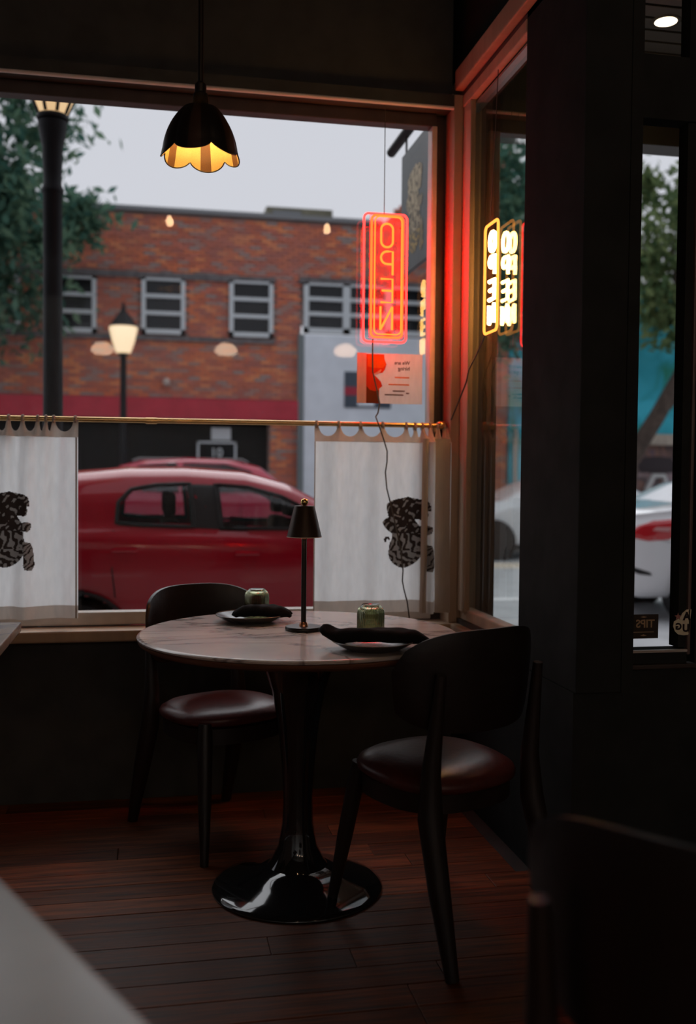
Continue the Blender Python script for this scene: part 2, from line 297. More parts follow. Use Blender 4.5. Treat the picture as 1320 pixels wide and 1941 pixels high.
def link(name, me, parent=None, smooth=None, loc=None):
    o = bpy.data.objects.new(name, me); COL.objects.link(o)
    if parent: o.parent = parent
    if loc: o.location = loc
    if smooth is not None:
        for p in me.polygons: p.use_smooth = True
        if smooth < 180:
            me.update()
            bm = bmesh.new(); bm.from_mesh(me)
            for e in bm.edges:
                if len(e.link_faces) == 2 and e.calc_face_angle(0) > R(smooth): e.smooth = False
            bm.to_mesh(me); bm.free()
    return o
def tag(o, label=None, cat=None, group=None, kind=None):
    if label: o['label'] = label
    if cat: o['category'] = cat
    if group: o['group'] = group
    if kind: o['kind'] = kind
    return o
def empty(name, loc, label, cat, group=None, rz=0):
    o = bpy.data.objects.new(name, None); COL.objects.link(o); o.location = loc; o.rotation_euler = (0, 0, rz); o.empty_display_size = .1
    return tag(o, label, cat, group)
def box(name, m, x0, x1, y0, y1, z0, z1, parent=None, bevel=0, kind=None):
    o = MB().box(x0, x1, y0, y1, z0, z1).build(name, m, parent, bevel=bevel)
    if kind: o['kind'] = kind
    return o
def struct(name, m, *a, **k): return box(name, m, *a, kind='structure', **k)
def sroot(name, loc=(0, 0, 0)):
    o = bpy.data.objects.new(name, None); COL.objects.link(o); o.location = loc; o['kind'] = 'structure'; return o
def copy_tree(o, parent=None):
    c = o.copy(); COL.objects.link(c); c.parent = parent
    for ch in list(o.children): copy_tree(ch, c)
    return c
def text_mesh(name, s, size, m, parent, M, depth=.0006, align='CENTER', bold=0.0):
    cu = bpy.data.curves.new(name, 'FONT'); cu.body = s; cu.size = size; cu.align_x = align; cu.align_y = 'CENTER'; cu.extrude = depth; cu.offset = bold; cu.resolution_u = 3
    t = bpy.data.objects.new(name, cu); COL.objects.link(t); dg = bpy.context.evaluated_depsgraph_get(); me = bpy.data.meshes.new_from_object(t.evaluated_get(dg))
    bpy.data.objects.remove(t); me.transform(M); me.materials.clear(); me.materials.append(m); me.name = name
    return link(name, me, parent)
def face_out(x, y, z): return Matrix.Translation((x, y, z)) @ Matrix.Rotation(PI, 4, 'Z') @ Matrix.Rotation(PI/2, 4, 'X')    # text read from +Y side
def in_poly(poly, X, Y):
    ins = np.zeros(X.shape, bool); n = len(poly)
    for i in range(n):
        x1, y1 = poly[i]; x2, y2 = poly[(i+1) % n]
        c = ((y1 > Y) != (y2 > Y)) & (X < (x2-x1)*(Y-y1)/(y2-y1+1e-12)+x1); ins ^= c
    return ins

# ------------------------------------------------------------------ room shell
CH = 3.3
fl = sroot('floor', (0, 0, 0))
box('subfloor', BLACK, -4, 3.6, -4.6, 3.95, -.12, -.02, fl)
plank_me = {}
def plank(x0, x1, y):
    L = round(x1-x0, 3)
    if L not in plank_me:
        b = MB(); w, e = .0985, .0012
        v = [(0, 0, -.02), (L, 0, -.02), (L, w, -.02), (0, w, -.02), (0, 0, -e), (L, 0, -e), (L, w, -e), (0, w, -e), (.002, .0015, 0), (L-.002, .0015, 0), (L-.002, w-.0015, 0), (.002, w-.0015, 0)]
        b.add(v, [(0, 1, 5, 4), (1, 2, 6, 5), (2, 3, 7, 6), (3, 0, 4, 7), (4, 5, 9, 8), (5, 6, 10, 9), (6, 7, 11, 10), (7, 4, 8, 11), (8, 9, 10, 11)])
        o = b.build('plank', FLOORM, fl); plank_me[L] = o.data; o.location = (x0, y, -random.random()*.0012)
    else:
        o = bpy.data.objects.new('plank', plank_me[L]); COL.objects.link(o); o.parent = fl; o.location = (x0, y, -random.random()*.0012)
lens = [1.2, 1.6, 1.9, 2.3]
y = .55; k = 0
while y < 3.76:
    x = -3.0-random.choice([0, .4, .8, 1.1]) + (k % 3)*.5
    while x < (1.15 if y > 2.55 else 2.6):
        L = random.choice(lens); xe = x+L; lim = 1.16 if y > 2.5 else 3.4
        if xe > lim: L = round(max(.3, math.floor((lim-x)/.1)*.1), 2); xe = x+L
        plank(x, xe-.0015, y); x = xe
        if x > lim-.12: break
    y += .1; k += 1
box('floor_boards', FLOORM, -4, 3.5, -4.5, .548, -.02, 0, fl)
struct('ceiling', CEIL, -4.1, 3.7, -4.7, 4.0, CH, CH+.1)
struct('wall_left', PLASTER, -4.1, -4.0, -4.7, 4.0, 0, CH)
struct('wall_rear', PLASTER, -4.1, 3.7, -4.7, -4.6, 0, CH)
struct('wall_side', PLASTER, 3.5, 3.6, -4.7, 2.7, 0, CH)
wb = sroot('wall_back')
box('lower_wall', BLACK, -4.0, 1.28, 3.75, 3.95, -.2, .6, wb)
box('upper_wall', BLACK, -4.0, 1.13, 3.72, 3.95, 2.66, CH, wb)
box('left_pier', BLACK, -4.0, -2.2, 3.75, 3.95, .6, 2.66, wb)
wr = sroot('wall_right')
box('lower_wall', COLUMNBLACK, 1.165, 1.30, 2.6, 3.75, -.2, .6, wr)
box('upper_wall', COLUMNBLACK, 1.165, 1.30, 2.6, 3.95, 2.75, CH, wr)
box('pier', COLUMNBLACK, 1.165, 1.33, 2.585, 3.035, .6, 2.75, wr, bevel=.004)
wd = sroot('wall_front')
box('lower_wall', COLUMNBLACK, 1.30, 3.6, 2.6, 2.70, -.2, .66, wd)
box('door_jamb', COLUMNBLACK, 1.30, 1.334, 2.58, 2.70, .6, CH, wd)
box('right_wall', COLUMNBLACK, 1.535, 3.6, 2.6, 2.70, .66, CH, wd)
box('upper_wall', COLUMNBLACK, 1.334, 1.535, 2.6, 2.70, 2.75, CH, wd)
# exterior pier at the corner and the recess beyond
ex = sroot('wall_outer')
box('corner_pier', DARKTRIM, 1.245, 1.335, 3.75, 3.95, -.2, 2.75, ex)
box('recess_side', DARKTRIM, 2.45, 2.6, 2.7, 3.95, -.2, 3.1, ex)
box('fascia_beam', SOFFIT, 1.24, 2.6, 3.90, 4.02, 2.605, 3.1, ex)
box('facade', DARKTRIM, -14.0, 1.24, 3.95, 4.02, 2.66, 5.4, ex)
box('facade_over_recess', DARKTRIM, 1.24, 2.6, 3.95, 4.02, 3.1, 5.4, ex)
box('facade_left', DARKTRIM, -14.0, -4.0, 3.95, 4.0, -.2, 2.66, ex)
box('facade_low', DARKTRIM, -4.0, 1.24, 3.95, 4.0, -.2, .6, ex)
box('facade_far', DARKTRIM, 2.6, 14, 3.9, 4.02, -.2, 5.4, ex)
so = sroot('soffit'); 
for i in range(13): box('slat', SOFFIT, 1.24, 2.45, 2.71+i*.092, 2.71+i*.092+.078, 2.90, 2.925, so, bevel=.004)
box('soffit_backing', BLACK, 1.24, 2.45, 2.7, 3.9, 2.93, 2.95, so)
# window 1 : the big front pane
w1 = sroot('window_1')
box('pane', GLASS, -2.2, 1.07, 3.797, 3.803, .69, 2.566, w1)
box('sash_bottom', LITSASH, -2.2, 1.085, 3.775, 3.835, .645, .694, w1, bevel=.006)
box('sash_top', DARKTRIM, -2.2, 1.085, 3.775, 3.835, 2.563, 2.612, w1, bevel=.004)
box('sash_side', LITSASH, 1.066, 1.088, 3.77, 3.835, .69, 2.565, w1, bevel=.006)
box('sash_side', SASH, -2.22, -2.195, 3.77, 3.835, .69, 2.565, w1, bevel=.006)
box('header', BLACK, -2.25, 1.13, 3.695, 3.84, 2.614, 2.66, w1)
MB().tube([(-2.25, 3.70, 2.611), (1.13, 3.70, 2.611)], .0075, 10).build('header_bead', BEAD, w1, smooth=60)
box('sill', TRIM, -2.25, 1.165, 3.675, 3.80, .598, .64, w1, bevel=.007)
box('jamb_gap', DARKTRIM, 1.086, 1.135, 3.80, 3.85, .64, 2.612, w1)
t1 = sroot('trim_1')
box('corner_post', TRIM, 1.13, 1.165, 3.69, 3.82, .64, 2.66, t1, bevel=.004)
box('corner_post_back', TRIM, 1.165, 1.24, 3.692, 3.84, .60, 2.75, t1, bevel=.002)
# window 2 : the side pane
w2 = sroot('window_2')
box('side_jamb', TRIM, 1.166, 1.187, 3.60, 3.69, .69, 2.615, w2, bevel=.004)
box('pane', GLASS2, 1.194, 1.198, 3.035, 3.69, .69, 2.60, w2)
box('outer_pane', GLASS2, 1.207, 1.211, 3.035, 3.69, .69, 2.60, w2)
box('head_casing', TRIM, 1.13, 1.165, 2.60, 3.69, 2.672, 2.747, w2, bevel=.006)
box('head_board', DARKTRIM, 1.165, 1.20, 2.60, 3.69, 2.655, 2.75, w2)
box('head_stop', TRIM, 1.162, 1.19, 3.03, 3.69, 2.612, 2.656, w2, bevel=.005)
box('head_bead', mat('steel_bead', (.3, .29, .28), .35, .6), 1.188, 1.228, 3.03, 3.69, 2.598, 2.606, w2)
box('sash_bottom', TRIM, 1.176, 1.226, 3.03, 3.69, .655, .70, w2, bevel=.006)
box('sill', TRIM, 1.135, 1.24, 3.03, 3.69, .598, .64, w2, bevel=.007)
box('sill_riser', DARKTRIM, 1.165, 1.24, 3.03, 3.69, .635, .66, w2)
# window 3 : narrow sidelight of the entrance, with a transom above
w3 = sroot('window_3')
box('pane', GLASS, 1.332, 1.50, 2.638, 2.642, .72, 2.212, w3)
box('transom_pane', GLASS, 1.332, 1.50, 2.638, 2.642, 2.386, 2.75, w3)
box('head_rail', COLUMNBLACK, 1.330, 1.537, 2.60, 2.66, 2.21, 2.388, w3, bevel=.004)
box('bottom_rail', COLUMNBLACK, 1.330, 1.515, 2.606, 2.66, .66, .716, w3, bevel=.003)
box('edge_highlight', LITSASH, 1.332, 1.512, 2.598, 2.607, .708, .716, w3, bevel=.002)  # pale strip painting the lit edge of the bottom rail
box('right_stile', COLUMNBLACK, 1.488, 1.515, 2.61, 2.66, .72, 2.75, w3)
box('right_casing', SASH, 1.512, 1.522, 2.60, 2.62, .70, 2.75, w3, bevel=.003)
box('sill_rail', DARKTRIM, 1.30, 1.537, 2.588, 2.63, .662, .676, w3, bevel=.004)

# ------------------------------------------------------------------ curtain rod and curtains
rod = empty('curtain_rod', (0, 3.735, 1.398), 'long brass cafe curtain rod across the front window', 'curtain rod')
MB().tube([(-2.2, 0, 0), (1.105, 0, .006)], .0095, 12).build('pole', BRASS, rod, smooth=60)
MB().lathe([(0, -.022), (.012, -.018), (.017, -.006), (.016, .006), (.010, .016), (0, .02)], 16, c=(0, 0, 0)).build('finial', BRASS, rod, smooth=60, loc=(1.108, 0, .008)).rotation_euler = (0, PI/2, 0)
MB().box(1.085, 1.10, -.006, .06, -.02, .012).build('bracket', BRASS, rod, bevel=.003)
for bx in (.0,): MB().lathe([(.0115, -.02), (.0115, .02)], 14).build('joint_ring', BRASS, rod, smooth=60, loc=(bx, 0, .003)).rotation_euler = (0, PI/2, 0)

TIG = [(215,250),(270,205),(350,180),(420,165),(490,150),(560,170),(640,185),(690,215),(705,270),(710,330),(675,345),(690,380),(680,440),(650,465),(600,450),(570,460),(600,510),(625,545),(690,530),(730,560),(720,620),(690,660),(640,650),(645,720),(660,780),(720,800),(745,880),(755,1000),(760,1080),(730,1150),(660,1140),(640,1080),(650,1020),(640,950),(600,1020),(530,1080),(450,1115),(370,1100),(300,1050),(250,980),(240,900),(255,780),(290,690),(280,640),(230,600),(190,560),(155,490),(200,440),(240,430),(215,330)]
TAILC = [(185,765),(180,715),(205,685),(240,685),(262,715),(250,735),(225,715),(210,730),(210,762)]
def tiger_cells(step):
    """(u, v, tone) cells; u right, v down in 0..1 of a 620 x 1010 box; tone 0 pale, 1 dark"""
    xs = np.arange(150, 765, step); ys = np.arange(148, 1155, step); X, Y = np.meshgrid(xs+step/2, ys+step/2)
    ins = in_poly(TIG, X, Y); tail = in_poly(TAILC, X, Y)
    wx = X+26*np.sin(Y*.021+1)+17*np.sin(X*.043+Y*.031); wy = Y+24*np.sin(X*.024+2)+15*np.sin(Y*.047-X*.019)
    r1 = np.hypot(wx-615, (wy-770)*.85); r2 = np.hypot(X-420, Y-890)
    low = np.sin(r1*.082)+.55*np.sin(wx*.05+wy*.03) > -.25
    bead = (np.sin(np.arctan2(Y-890, X-420)*16) > -.2)
    belly = np.sin(r1*.07)+.6*np.sin(wy*.06-wx*.04) > .25
    upz = np.sin(wx*.055+wy*.045)+.8*np.sin(wx*.034-wy*.052+1)+.5*np.sin(wx*.11+wy*.02) > -.75
    tone = np.where(Y > 640, np.where((r2 > 172) & (Y > 850), bead, np.where(Y > 880, belly, low)), upz)
    tone = np.where((X > 640) & (Y > 500), np.sin((wx+wy)*.07) > .45, tone)
    tone = np.where((X > 600) & (Y > 345) & (Y < 400) & (X < 680), 1, tone); tone = np.where(tail, 1, tone)
    out = []
    for j, i in zip(*np.nonzero(ins | tail)): out.append((i, j, int(tone[j, i])))
    return out, xs, ys
def tiger_mesh(b, to3d, step, tiers=None):
    cells, xs, ys = tiger_cells(step)
    vid = {}
    def vv(i, j):
        if (i, j) not in vid:
            vid[(i, j)] = len(b.v); b.v.append(tuple(to3d((150+i*step-150)/620, (148+j*step-148)/1010)))
        return vid[(i, j)]
    for i, j, t in cells:
        b.f.append((vv(i, j), vv(i+1, j), vv(i+1, j+1), vv(i, j+1)))
        v = j*step/1007
        b.mi.append(t if tiers is None else (2 if v > tiers and t else t))
    return b

def curtain(name, label, x0, x1, yf, tabs, tg, gap=.042, folds=()):
    root = empty(name, (0, 0, 0), label, 'curtain', 'white cafe curtains')
    nz = 26; nx = max(60, int((x1-x0)/.0055)); xs = [x0+(x1-x0)*i/nx for i in range(nx+1)]
    zb, zs, zt = .683, 1.335, 1.400
    def surf(x, z): return yf(x, z)
    MB().grid([[(x, surf(x, z), z) for z in np.linspace(.728, zs+.002, nz)] for x in xs]).build('body', CLOTH, root, smooth=180)
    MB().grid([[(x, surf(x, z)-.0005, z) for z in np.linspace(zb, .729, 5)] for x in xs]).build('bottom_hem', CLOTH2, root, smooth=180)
    def top(x):
        for a, c in zip(tabs[:-1], tabs[1:]):
            m, h = (a+c)/2, (c-a)/2-.006
            if h > .004 and abs(x-m) < h: return max(zt-.002-gap*math.sqrt(1-((x-m)/h)**2), zs+.014)
        return zt
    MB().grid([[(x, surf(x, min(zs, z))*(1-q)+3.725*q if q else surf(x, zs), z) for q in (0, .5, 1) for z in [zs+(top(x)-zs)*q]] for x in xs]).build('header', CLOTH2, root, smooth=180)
    for t in tabs:
        MB().tube([(t, 3.735+.0125*math.cos(a), 1.3985+.0125*math.sin(a)) for a in np.linspace(0, 2*PI, 14, endpoint=False)], [.006]*14, 5, closed=True).build('tab_loop', CLOTH2, root, smooth=60)
    for e in ((x0, .004), (x1-.010, .006)):
        MB().grid([[(x, surf(x, z)-.0012, z) for z in np.linspace(zb, zs, 20)] for x in (e[0], e[0]+e[1])]).build('side_seam', SEAM, root, smooth=180)
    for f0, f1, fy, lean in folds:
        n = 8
        MB().grid([[(f0+(f1-f0)*(i/n)+lean*(zt-z), fy-.012*math.sin(PI*i/n)*(1+.4*math.sin(z*9))-.01*(zt-z), z) for z in np.linspace(.686, 1.35, 20)] for i in range(n+1)]).build('fold', SHADEDCLOTH, root, smooth=180)
    if tg:
        ux0, ux1, z1, z0 = tg
        b = tiger_mesh(MB(), lambda u, v: (ux0+(ux1-ux0)*u, surf(ux0+(ux1-ux0)*u, z1-(z1-z0)*v)-.0022, z1-(z1-z0)*v), 9)
        tag(b.build('tiger_print', [PRINT1, PRINT2], root, smooth=180), 'dark brown roaring tiger printed on the cloth')
    return root
def smooth(a, b, x):
    t = min(1, max(0, (x-a)/(b-a))); return t*t*(3-2*t)
def yl(x, z):
    h = (1.4-z)/.72; y = 3.712+.010*math.sin((x+.9)*46+.6*h)+.006*math.sin(x*90+2*h)*(1-h)
    y -= .045*math.exp(-((x+.43+.02*h)/.030)**2)*(.55+.45*h)           # the fold beside the print
    y -= .03*math.exp(-((x+.50-.03*h)/.025)**2)*(1-h)
    return y
curtain('cafe_curtain', 'white linen cafe curtain on the left, only its right half in view', -1.05, -.258, yl, [-1.04, -.93, -.82, -.72, -.62, -.545, -.50, -.452, -.40, -.372, -.345, -.27], (-.60, -.405, 1.140, .855))
def yr(x, z):
    h = (1.4-z)/.72; y = 3.715+.006*math.sin((x)*34+.5*h)+.004*math.sin(x*71+1.5*h)
    y -= .075*smooth(1.015, 1.05, x)*(1-.35*smooth(1.05, 1.075, x))
    y += .03*smooth(1.055, 1.075, x)-.03*smooth(1.08, 1.12, x)
    return y
curtain('cafe_curtain', 'white linen cafe curtain on the right, bunched against the corner post', .605, 1.128, yr, [.615, .70, .785, .872, .965, 1.0, 1.03, 1.06, 1.09, 1.118], (.866, 1.062, 1.128, .840), folds=((1.014, 1.040, 3.665, -.012), (1.058, 1.120, 3.665, .010)))

# ------------------------------------------------------------------ neon signs
def rrect(w, h, r, n=5):
    p = []
    for cx, cz, a0 in ((w/2-r, h/2-r, 0), (-w/2+r, h/2-r, PI/2), (-w/2+r, -h/2+r, PI), (w/2-r, -h/2+r, 1.5*PI)):
        for k in range(n+1): a = a0+PI/2*k/n; p.append((cx+r*math.cos(a), cz+r*math.sin(a)))
    return p
def letter(ch, w, h):
    if ch == 'O': return [(rrect(w, h, w*.48, 6), True)]
    if ch == 'P':
        r = h*.27; return [([(-w/2, -h/2), (-w/2, h/2)]+[(w/2-r+r*math.sin(a), h/2-r+r*math.cos(a)) for a in np.linspace(0, PI, 9)]+[(-w/2+.004, h/2-2*r)], False)]
    if ch == 'E': return [([(w/2, h/2), (-w/2, h/2), (-w/2, -h/2), (w/2, -h/2)], False), ([(-w/2, 0), (w/2*.8, 0)], False)]
    if ch == 'N': return [([(-w/2, -h/2), (-w/2, h/2)], False), ([(-w/2, h/2), (w/2, -h/2)], False), ([(w/2, -h/2), (w/2, h/2)], False)]
def neon(name, label, loc, rz, frames, lw, lh, pitch, top, tube, lmat, wires, cord, acryl):
    """local x runs to the reader's right outside; signs are read from the street"""
    root = empty(name, loc, label, 'neon sign', None, rz)
    for w, h, m, dy, r in frames:
        tag(MB().tube([(x, dy, z) for x, z in rrect(w, h, .018)], r, 8, closed=True).build('border_tube', m, root, smooth=60))
    for i, ch in enumerate('OPEN'):
        b = MB()
        for pl, cl in letter(ch, lw, lh): b.tube([(x, -.004, z+top-i*pitch) for x, z in pl], tube, 8, closed=cl)
        b.build('letter_'+ch.lower(), lmat, root, smooth=60)
    if acryl:
        w, h = acryl; MB().box(-w/2, w/2, -.012, -.009, -h/2, h/2).build('haze_panel', HAZEACRYL, root)  # added sheet that carries the sign's red haze
        for sx in (-1, 1):
            for sz in (-.4, .4): MB().tube([(sx*w/2*.8, -.010, sz*h), (sx*w/2*.8, 0, sz*h)], .004, 8).build('tube_clip', TUBEGLASS, root, smooth=60)
    for wv in wires: MB().tube(wv, .0016, 6).build('hanging_wire', WIRE, root, smooth=60)
    if cord: MB().tube(cord, .0028, 6).build('power_cord', WIRE, root, smooth=60)
    return root
def lp(pts, loc): return [(loc[0]-x, loc[1]-y_, z-loc[2]) for x, y_, z in pts]       # world -> local for rz = pi
L1 = (.876, 3.705, 1.962)
cordw = [(.822, 3.70, 1.725), (.821, 3.695, 1.66), (.821, 3.69, 1.60), (.836, 3.69, 1.54), (.849, 3.69, 1.48), (.843, 3.69, 1.445), (.832, 3.68, 1.43), (.838, 3.655, 1.40), (.858, 3.655, 1.345), (.872, 3.655, 1.30), (.872, 3.655, 1.26), (.866, 3.655, 1.22), (.872, 3.655, 1.16), (.888, 3.655, 1.10), (.905, 3.653, 1.03), (.928, 3.653, .93), (.938, 3.653, .85), (.936, 3.653, .81), (.941, 3.65, .78), (.955, 3.65, .73), (.964, 3.65, .67), (.972, 3.66, .60), (.975, 3.72, .45), (.975, 3.735, .30)]
neon('open_sign', 'vertical red and orange neon sign reading OPEN hung in the front window', L1, PI,
     [(.168, .485, NEONPINK, -.03, .0042), (.122, .458, NEONRED, 0, .0045), (.104, .44, NEONOR, .018, .0026)], .046, .088, .104, .156, .0042, NEONOR,
     [lp([(.863, 3.705, 2.19), (.863, 3.705, 2.60)], L1)], lp(cordw, L1), (.135, .47))
L2 = (1.166, 3.348, 1.903)
neon('open_sign', 'small warm white neon sign reading OPEN in the narrow side window', L2, PI/2,
     [(.134, .378, NEONAMBER, 0, .0052)], .054, .064, .084, .126, .0072, NEONWARM,
     [[(.02, 0, .189), (-.02, 0, .44), (-.045, 0, .70)]], [(.05, 0, -.19), (.09, 0, -.215), (.14, .002, -.25), (.22, .006, -.30), (.245, .006, -.34), (.262, .025, -.40), (.32, .041, -.48)], None)

# ------------------------------------------------------------------ flyer on the front pane
fy = empty('flyer', (.9125, 3.7935, 1.586), 'pinkish flyer with a red picture taped inside the front window', 'flyer')
def flat(b, poly, y0): return b.prism(poly, 'y', y0, y0-.0006)
w, h = .131, .097
flat(MB(), [(-w, -h), (w, -h), (w, h), (-w, h)], 0).build('sheet', PAPER, fy)
flat(MB(), [(-w, -h), (-.094, -h), (-.094, h), (-w, h)], -.0007).build('margin_strip', PAPERPINK, fy)
flat(MB(), [(-.094, -h), (-.043, -h), (-.042, -.04), (-.03, -.03), (-.036, -.012), (-.052, .004), (-.062, .012), (-.05, .02), (-.03, .022), (-.02, .035), (-.014, .055), (-.022, .075), (-.024, h-.004), (-.094, h-.004)], -.0008).build('picture', PAPERRED, fy)
flat(MB(), [(-.09, .045), (-.06, .04), (-.03, .04), (-.018, .052), (-.022, .075), (-.026, h-.006), (-.09, h-.006)], -.0016).build('picture_orange', PAPERORANGE, fy)
flat(MB(), [(-.093, -h), (-.044, -h), (-.044, -.045), (-.06, -.05), (-.08, -.045), (-.093, -.03)], -.0016).build('picture_brown', PAPERBROWN, fy)
flat(MB(), [(-.066, .012), (-.045, .018), (-.034, .03), (-.036, .036), (-.05, .026), (-.064, .018)], -.0024).build('picture_gap', PAPERPINK, fy)
for s_, z_, sz in (('We are', .062, .020), ('hiring', .040, .021)):
    text_mesh('flyer_text', s_, sz, PAPERINK, fy, Matrix.Translation((.080, -.0012, z_)) @ Matrix.Rotation(PI, 4, 'Z') @ Matrix.Rotation(PI/2, 4, 'X'), align='LEFT', bold=.0003)
for x0_, x1_, z_, m_ in ((.02, .078, .006, PAPERORANGE), (-.005, .078, -.022, PAPERORANGE), (.012, .06, -.047, PAPERINK), (-.02, .055, -.062, PAPERINK), (.066, .078, -.055, PAPERBROWN)):
    flat(MB(), [(x0_, z_-.003), (x1_, z_-.003), (x1_, z_+.002), (x0_, z_+.002)], -.0012).build('flyer_line', m_, fy)

# ------------------------------------------------------------------ small cards on the sidelight
tp = empty('tips_card', (1.392, 2.632, .780), 'small dark card reading TIPS on the bottom of the narrow right window', 'sign')
MB().box(-.046, .046, 0, .002, -.036, .034).build('card', TIPSCARD, tp, bevel=.0006)
text_mesh('lettering', 'TIPS', .032, TIPSINK, tp, face_out(.004, -.0012, .006), bold=.0006)
MB().box(-.034, .032, -.0010, 0, -.018, -.0165).build('rule', TIPSINK, tp)
for z_ in (.026, -.027): MB().prism([(-.01, z_), (0, z_-.002), (.01, z_), (0, z_+.003)], 'y', -.001, 0).build('ornament', TIPSINK, tp)
stk = empty('window_sticker', (1.497, 2.600, .794), 'cream A U G sticker with a pink star on the right window frame', 'sticker')
outl = [(.026, .036), (.010, .036), (-.002, .026), (-.010, .012), (-.028, .002), (-.030, -.012), (-.024, -.026), (-.014, -.035), (.004, -.038), (.018, -.036), (.022, -.018), (.022, .0)]
MB().prism(outl, 'y', 0, .0015).build('backing', STICKER, stk)
for ch, x_, z_, s_ in (('A', .011, .016, .032), ('U', .009, -.018, .030), ('G', -.014, -.013, .026)):
    text_mesh('letter_'+ch.lower(), ch, s_, STICKINK, stk, face_out(x_, -.0008, z_), bold=.0012)
star = [((.0115 if i % 2 == 0 else .0048)*math.sin(i*PI/5)-.016, (.0115 if i % 2 == 0 else .0048)*math.cos(i*PI/5)+.016) for i in range(10)]
MB().prism(star, 'y', -.001, 0).build('star', STICKPINK, stk)

# ------------------------------------------------------------------ round dining table
def disc_profile(r, t, e):
    return [(0, 0), (r-.03, 0), (r-.012, .004), (r, t*.45), (r-.001, t*.8), (r-e, t), (0, t)]
tb = empty('dining_table', (.423, 2.853, 0), 'round marble topped pedestal table with glossy black tulip base', 'table')
RT = .463
MB().lathe([(0, .7385), (RT-.006, .7385), (RT-.001, .741), (RT, .7455), (RT-.004, .7495), (RT-.010, .75), (0, .75)], 128).build('tabletop', MARBLE, tb, smooth=50)
MB().lathe([(0, .715), (RT-.05, .715), (RT-.018, .720), (RT-.004, .730), (RT-.002, .7384), (0, .7384)], 128).build('table_rim', TABLEEDGE, tb, smooth=50)
MB().lathe([(.0, .715), (.16, .715), (.15, .705), (.105, .66), (.078, .58), (.060, .48), (.048, .36), (.043, .26), (.045, .19), (.056, .125), (.075, .085), (.088, .068)], 64, caps=False).build('stem', GLOSSBLACK, tb, smooth=60)
MB().lathe([(.0, .068), (.088, .0685), (.115, .053), (.155, .038), (.20, .025), (.235, .014), (.248, .008), (.25, .003), (.249, 0), (0, 0)], 96).build('foot', GLOSSBLACK, tb, smooth=60)

# other tables
def square_table(label, cx, cy, sx, sy, rz, top, group=None):
    t = empty('square_table', (cx, cy, 0), label, 'table', group, rz)
    MB().box(-sx/2, sx/2, -sy/2, sy/2, .722, .75).build('tabletop', top, t, bevel=.004)
    MB().lathe([(.30, 0), (.31, .006), (.29, .014), (.05, .03), (.032, .05), (.03, .69), (.06, .715), (.14, .7215)], 32).build('pedestal', GLOSSBLACK, t, smooth=40)
    return t
square_table('marble topped table at the left edge beside the left curtain', -.758, 2.79, .74, .74, 0, MARBLE2)
square_table('blurred pale marble table corner in the bottom left foreground', -.418, .872, .70, .70, R(26.5), MARBLE2)

# ------------------------------------------------------------------ chairs
def make_chair(label, group):
    root = empty('dining_chair', (0, 0, 0), label, 'chair', group)
    # seat cushion
    def se(t, a, b, n=2.6): c, s_ = math.cos(t), math.sin(t); return (a*math.copysign(abs(c)**(2/n), c), b*math.copysign(abs(s_)**(2/n), s_))
    rings = [(.02, .462), (.3, .464), (.6, .460), (.85, .450), (.97, .436), (1, .424), (.99, .412), (.95, .405)]
    P = []
    for k in range(48):
        t = 2*PI*k/48; x_, y_ = se(t, .202, .196); P.append([(x_*q, y_*q+.01, z+.010*(y_*q/.2)*abs(q)*.6) for q, z in rings])
    b = MB().grid(P, close_u=True); b.f.append(tuple(k*len(rings) for k in range(48))); b.mi.append(0); b.f.append(tuple(k*len(rings)+len(rings)-1 for k in reversed(range(48)))); b.mi.append(0)
    b.build('seat', LEATHER, root, smooth=60)
    P = []
    for k in range(40):
        t = 2*PI*k/40; x_, y_ = se(t, .188, .182); P.append([(x_*q, y_*q+.01, z) for q, z in ((.9, .404), (1, .402), (1, .352), (.93, .350))])
    MB().grid(P, close_u=True, close_v=True).build('seat_frame', DARKWOOD, root, smooth=40)
    def leg(p0, p1, r0, r1, n=12):
        return MB().tube([Vector(p0).lerp(Vector(p1), t) for t in (0, .15, .5, 1)], [r0*.9, r0, r0*.8+r1*.2, r1], n)
    for sx in (-1, 1): leg((sx*.152, .152, .42), (sx*.195, .225, 0), .024, .013).build('leg', DARKWOOD, root, smooth=60)
    for sx in (-1, 1): MB().tube([(sx*.188, -.285, 0), (sx*.182, -.225, .2), (sx*.175, -.18, .36), (sx*.17, -.175, .47), (sx*.168, -.19, .60), (sx*.165, -.205, .72)], [.017, .028, .032, .025, .018, .013], 12).build('leg', DARKWOOD, root, smooth=60)
    # curved back panel
    nu, nv = 40, 10; Pi, Po = [], []
    for i in range(nu+1):
        u = -1+2*i/nu; a = u*R(66); zt = .822-.085*abs(u)**3.2-.02*max(0, abs(u)-.85)/.15; zb = .560+.05*abs(u)**3
        ri, ro = [], []
        for j in range(nv+1):
            v = j/nv; z = zb+(zt-zb)*v; rr = .225+.018*v; th = .012*(1-.55*abs(2*v-1)**4)*(1-.6*abs(u)**8)
            cx, cy = math.sin(a), -math.cos(a)
            ri.append((cx*(rr-th)*1.05, cy*(rr-th)*.80-.015, z)); ro.append((cx*(rr+th)*1.05, cy*(rr+th)*.80-.015, z))
        Pi.append(ri+ro[::-1])
    b = MB().grid(Pi, close_v=True); m = 2*(nv+1)
    b.f.append(tuple(range(m))); b.mi.append(0); b.f.append(tuple(nu*m+k for k in reversed(range(m)))); b.mi.append(0)
    b.build('backrest', BACKLEATHER, root, smooth=60)
    return root
GC = 'burgundy dining chairs'
ch1 = make_chair('dark chair behind the round table, its curved back before the window', GC)
ch1.location = (.235, 3.335, 0)
ch2 = copy_tree(ch1); ch3 = copy_tree(ch1)
def yaw(dx, dy): return math.atan2(-dx, dy)
dx, dy = .45, -.89; ch1.rotation_euler.z = yaw(dx, dy)
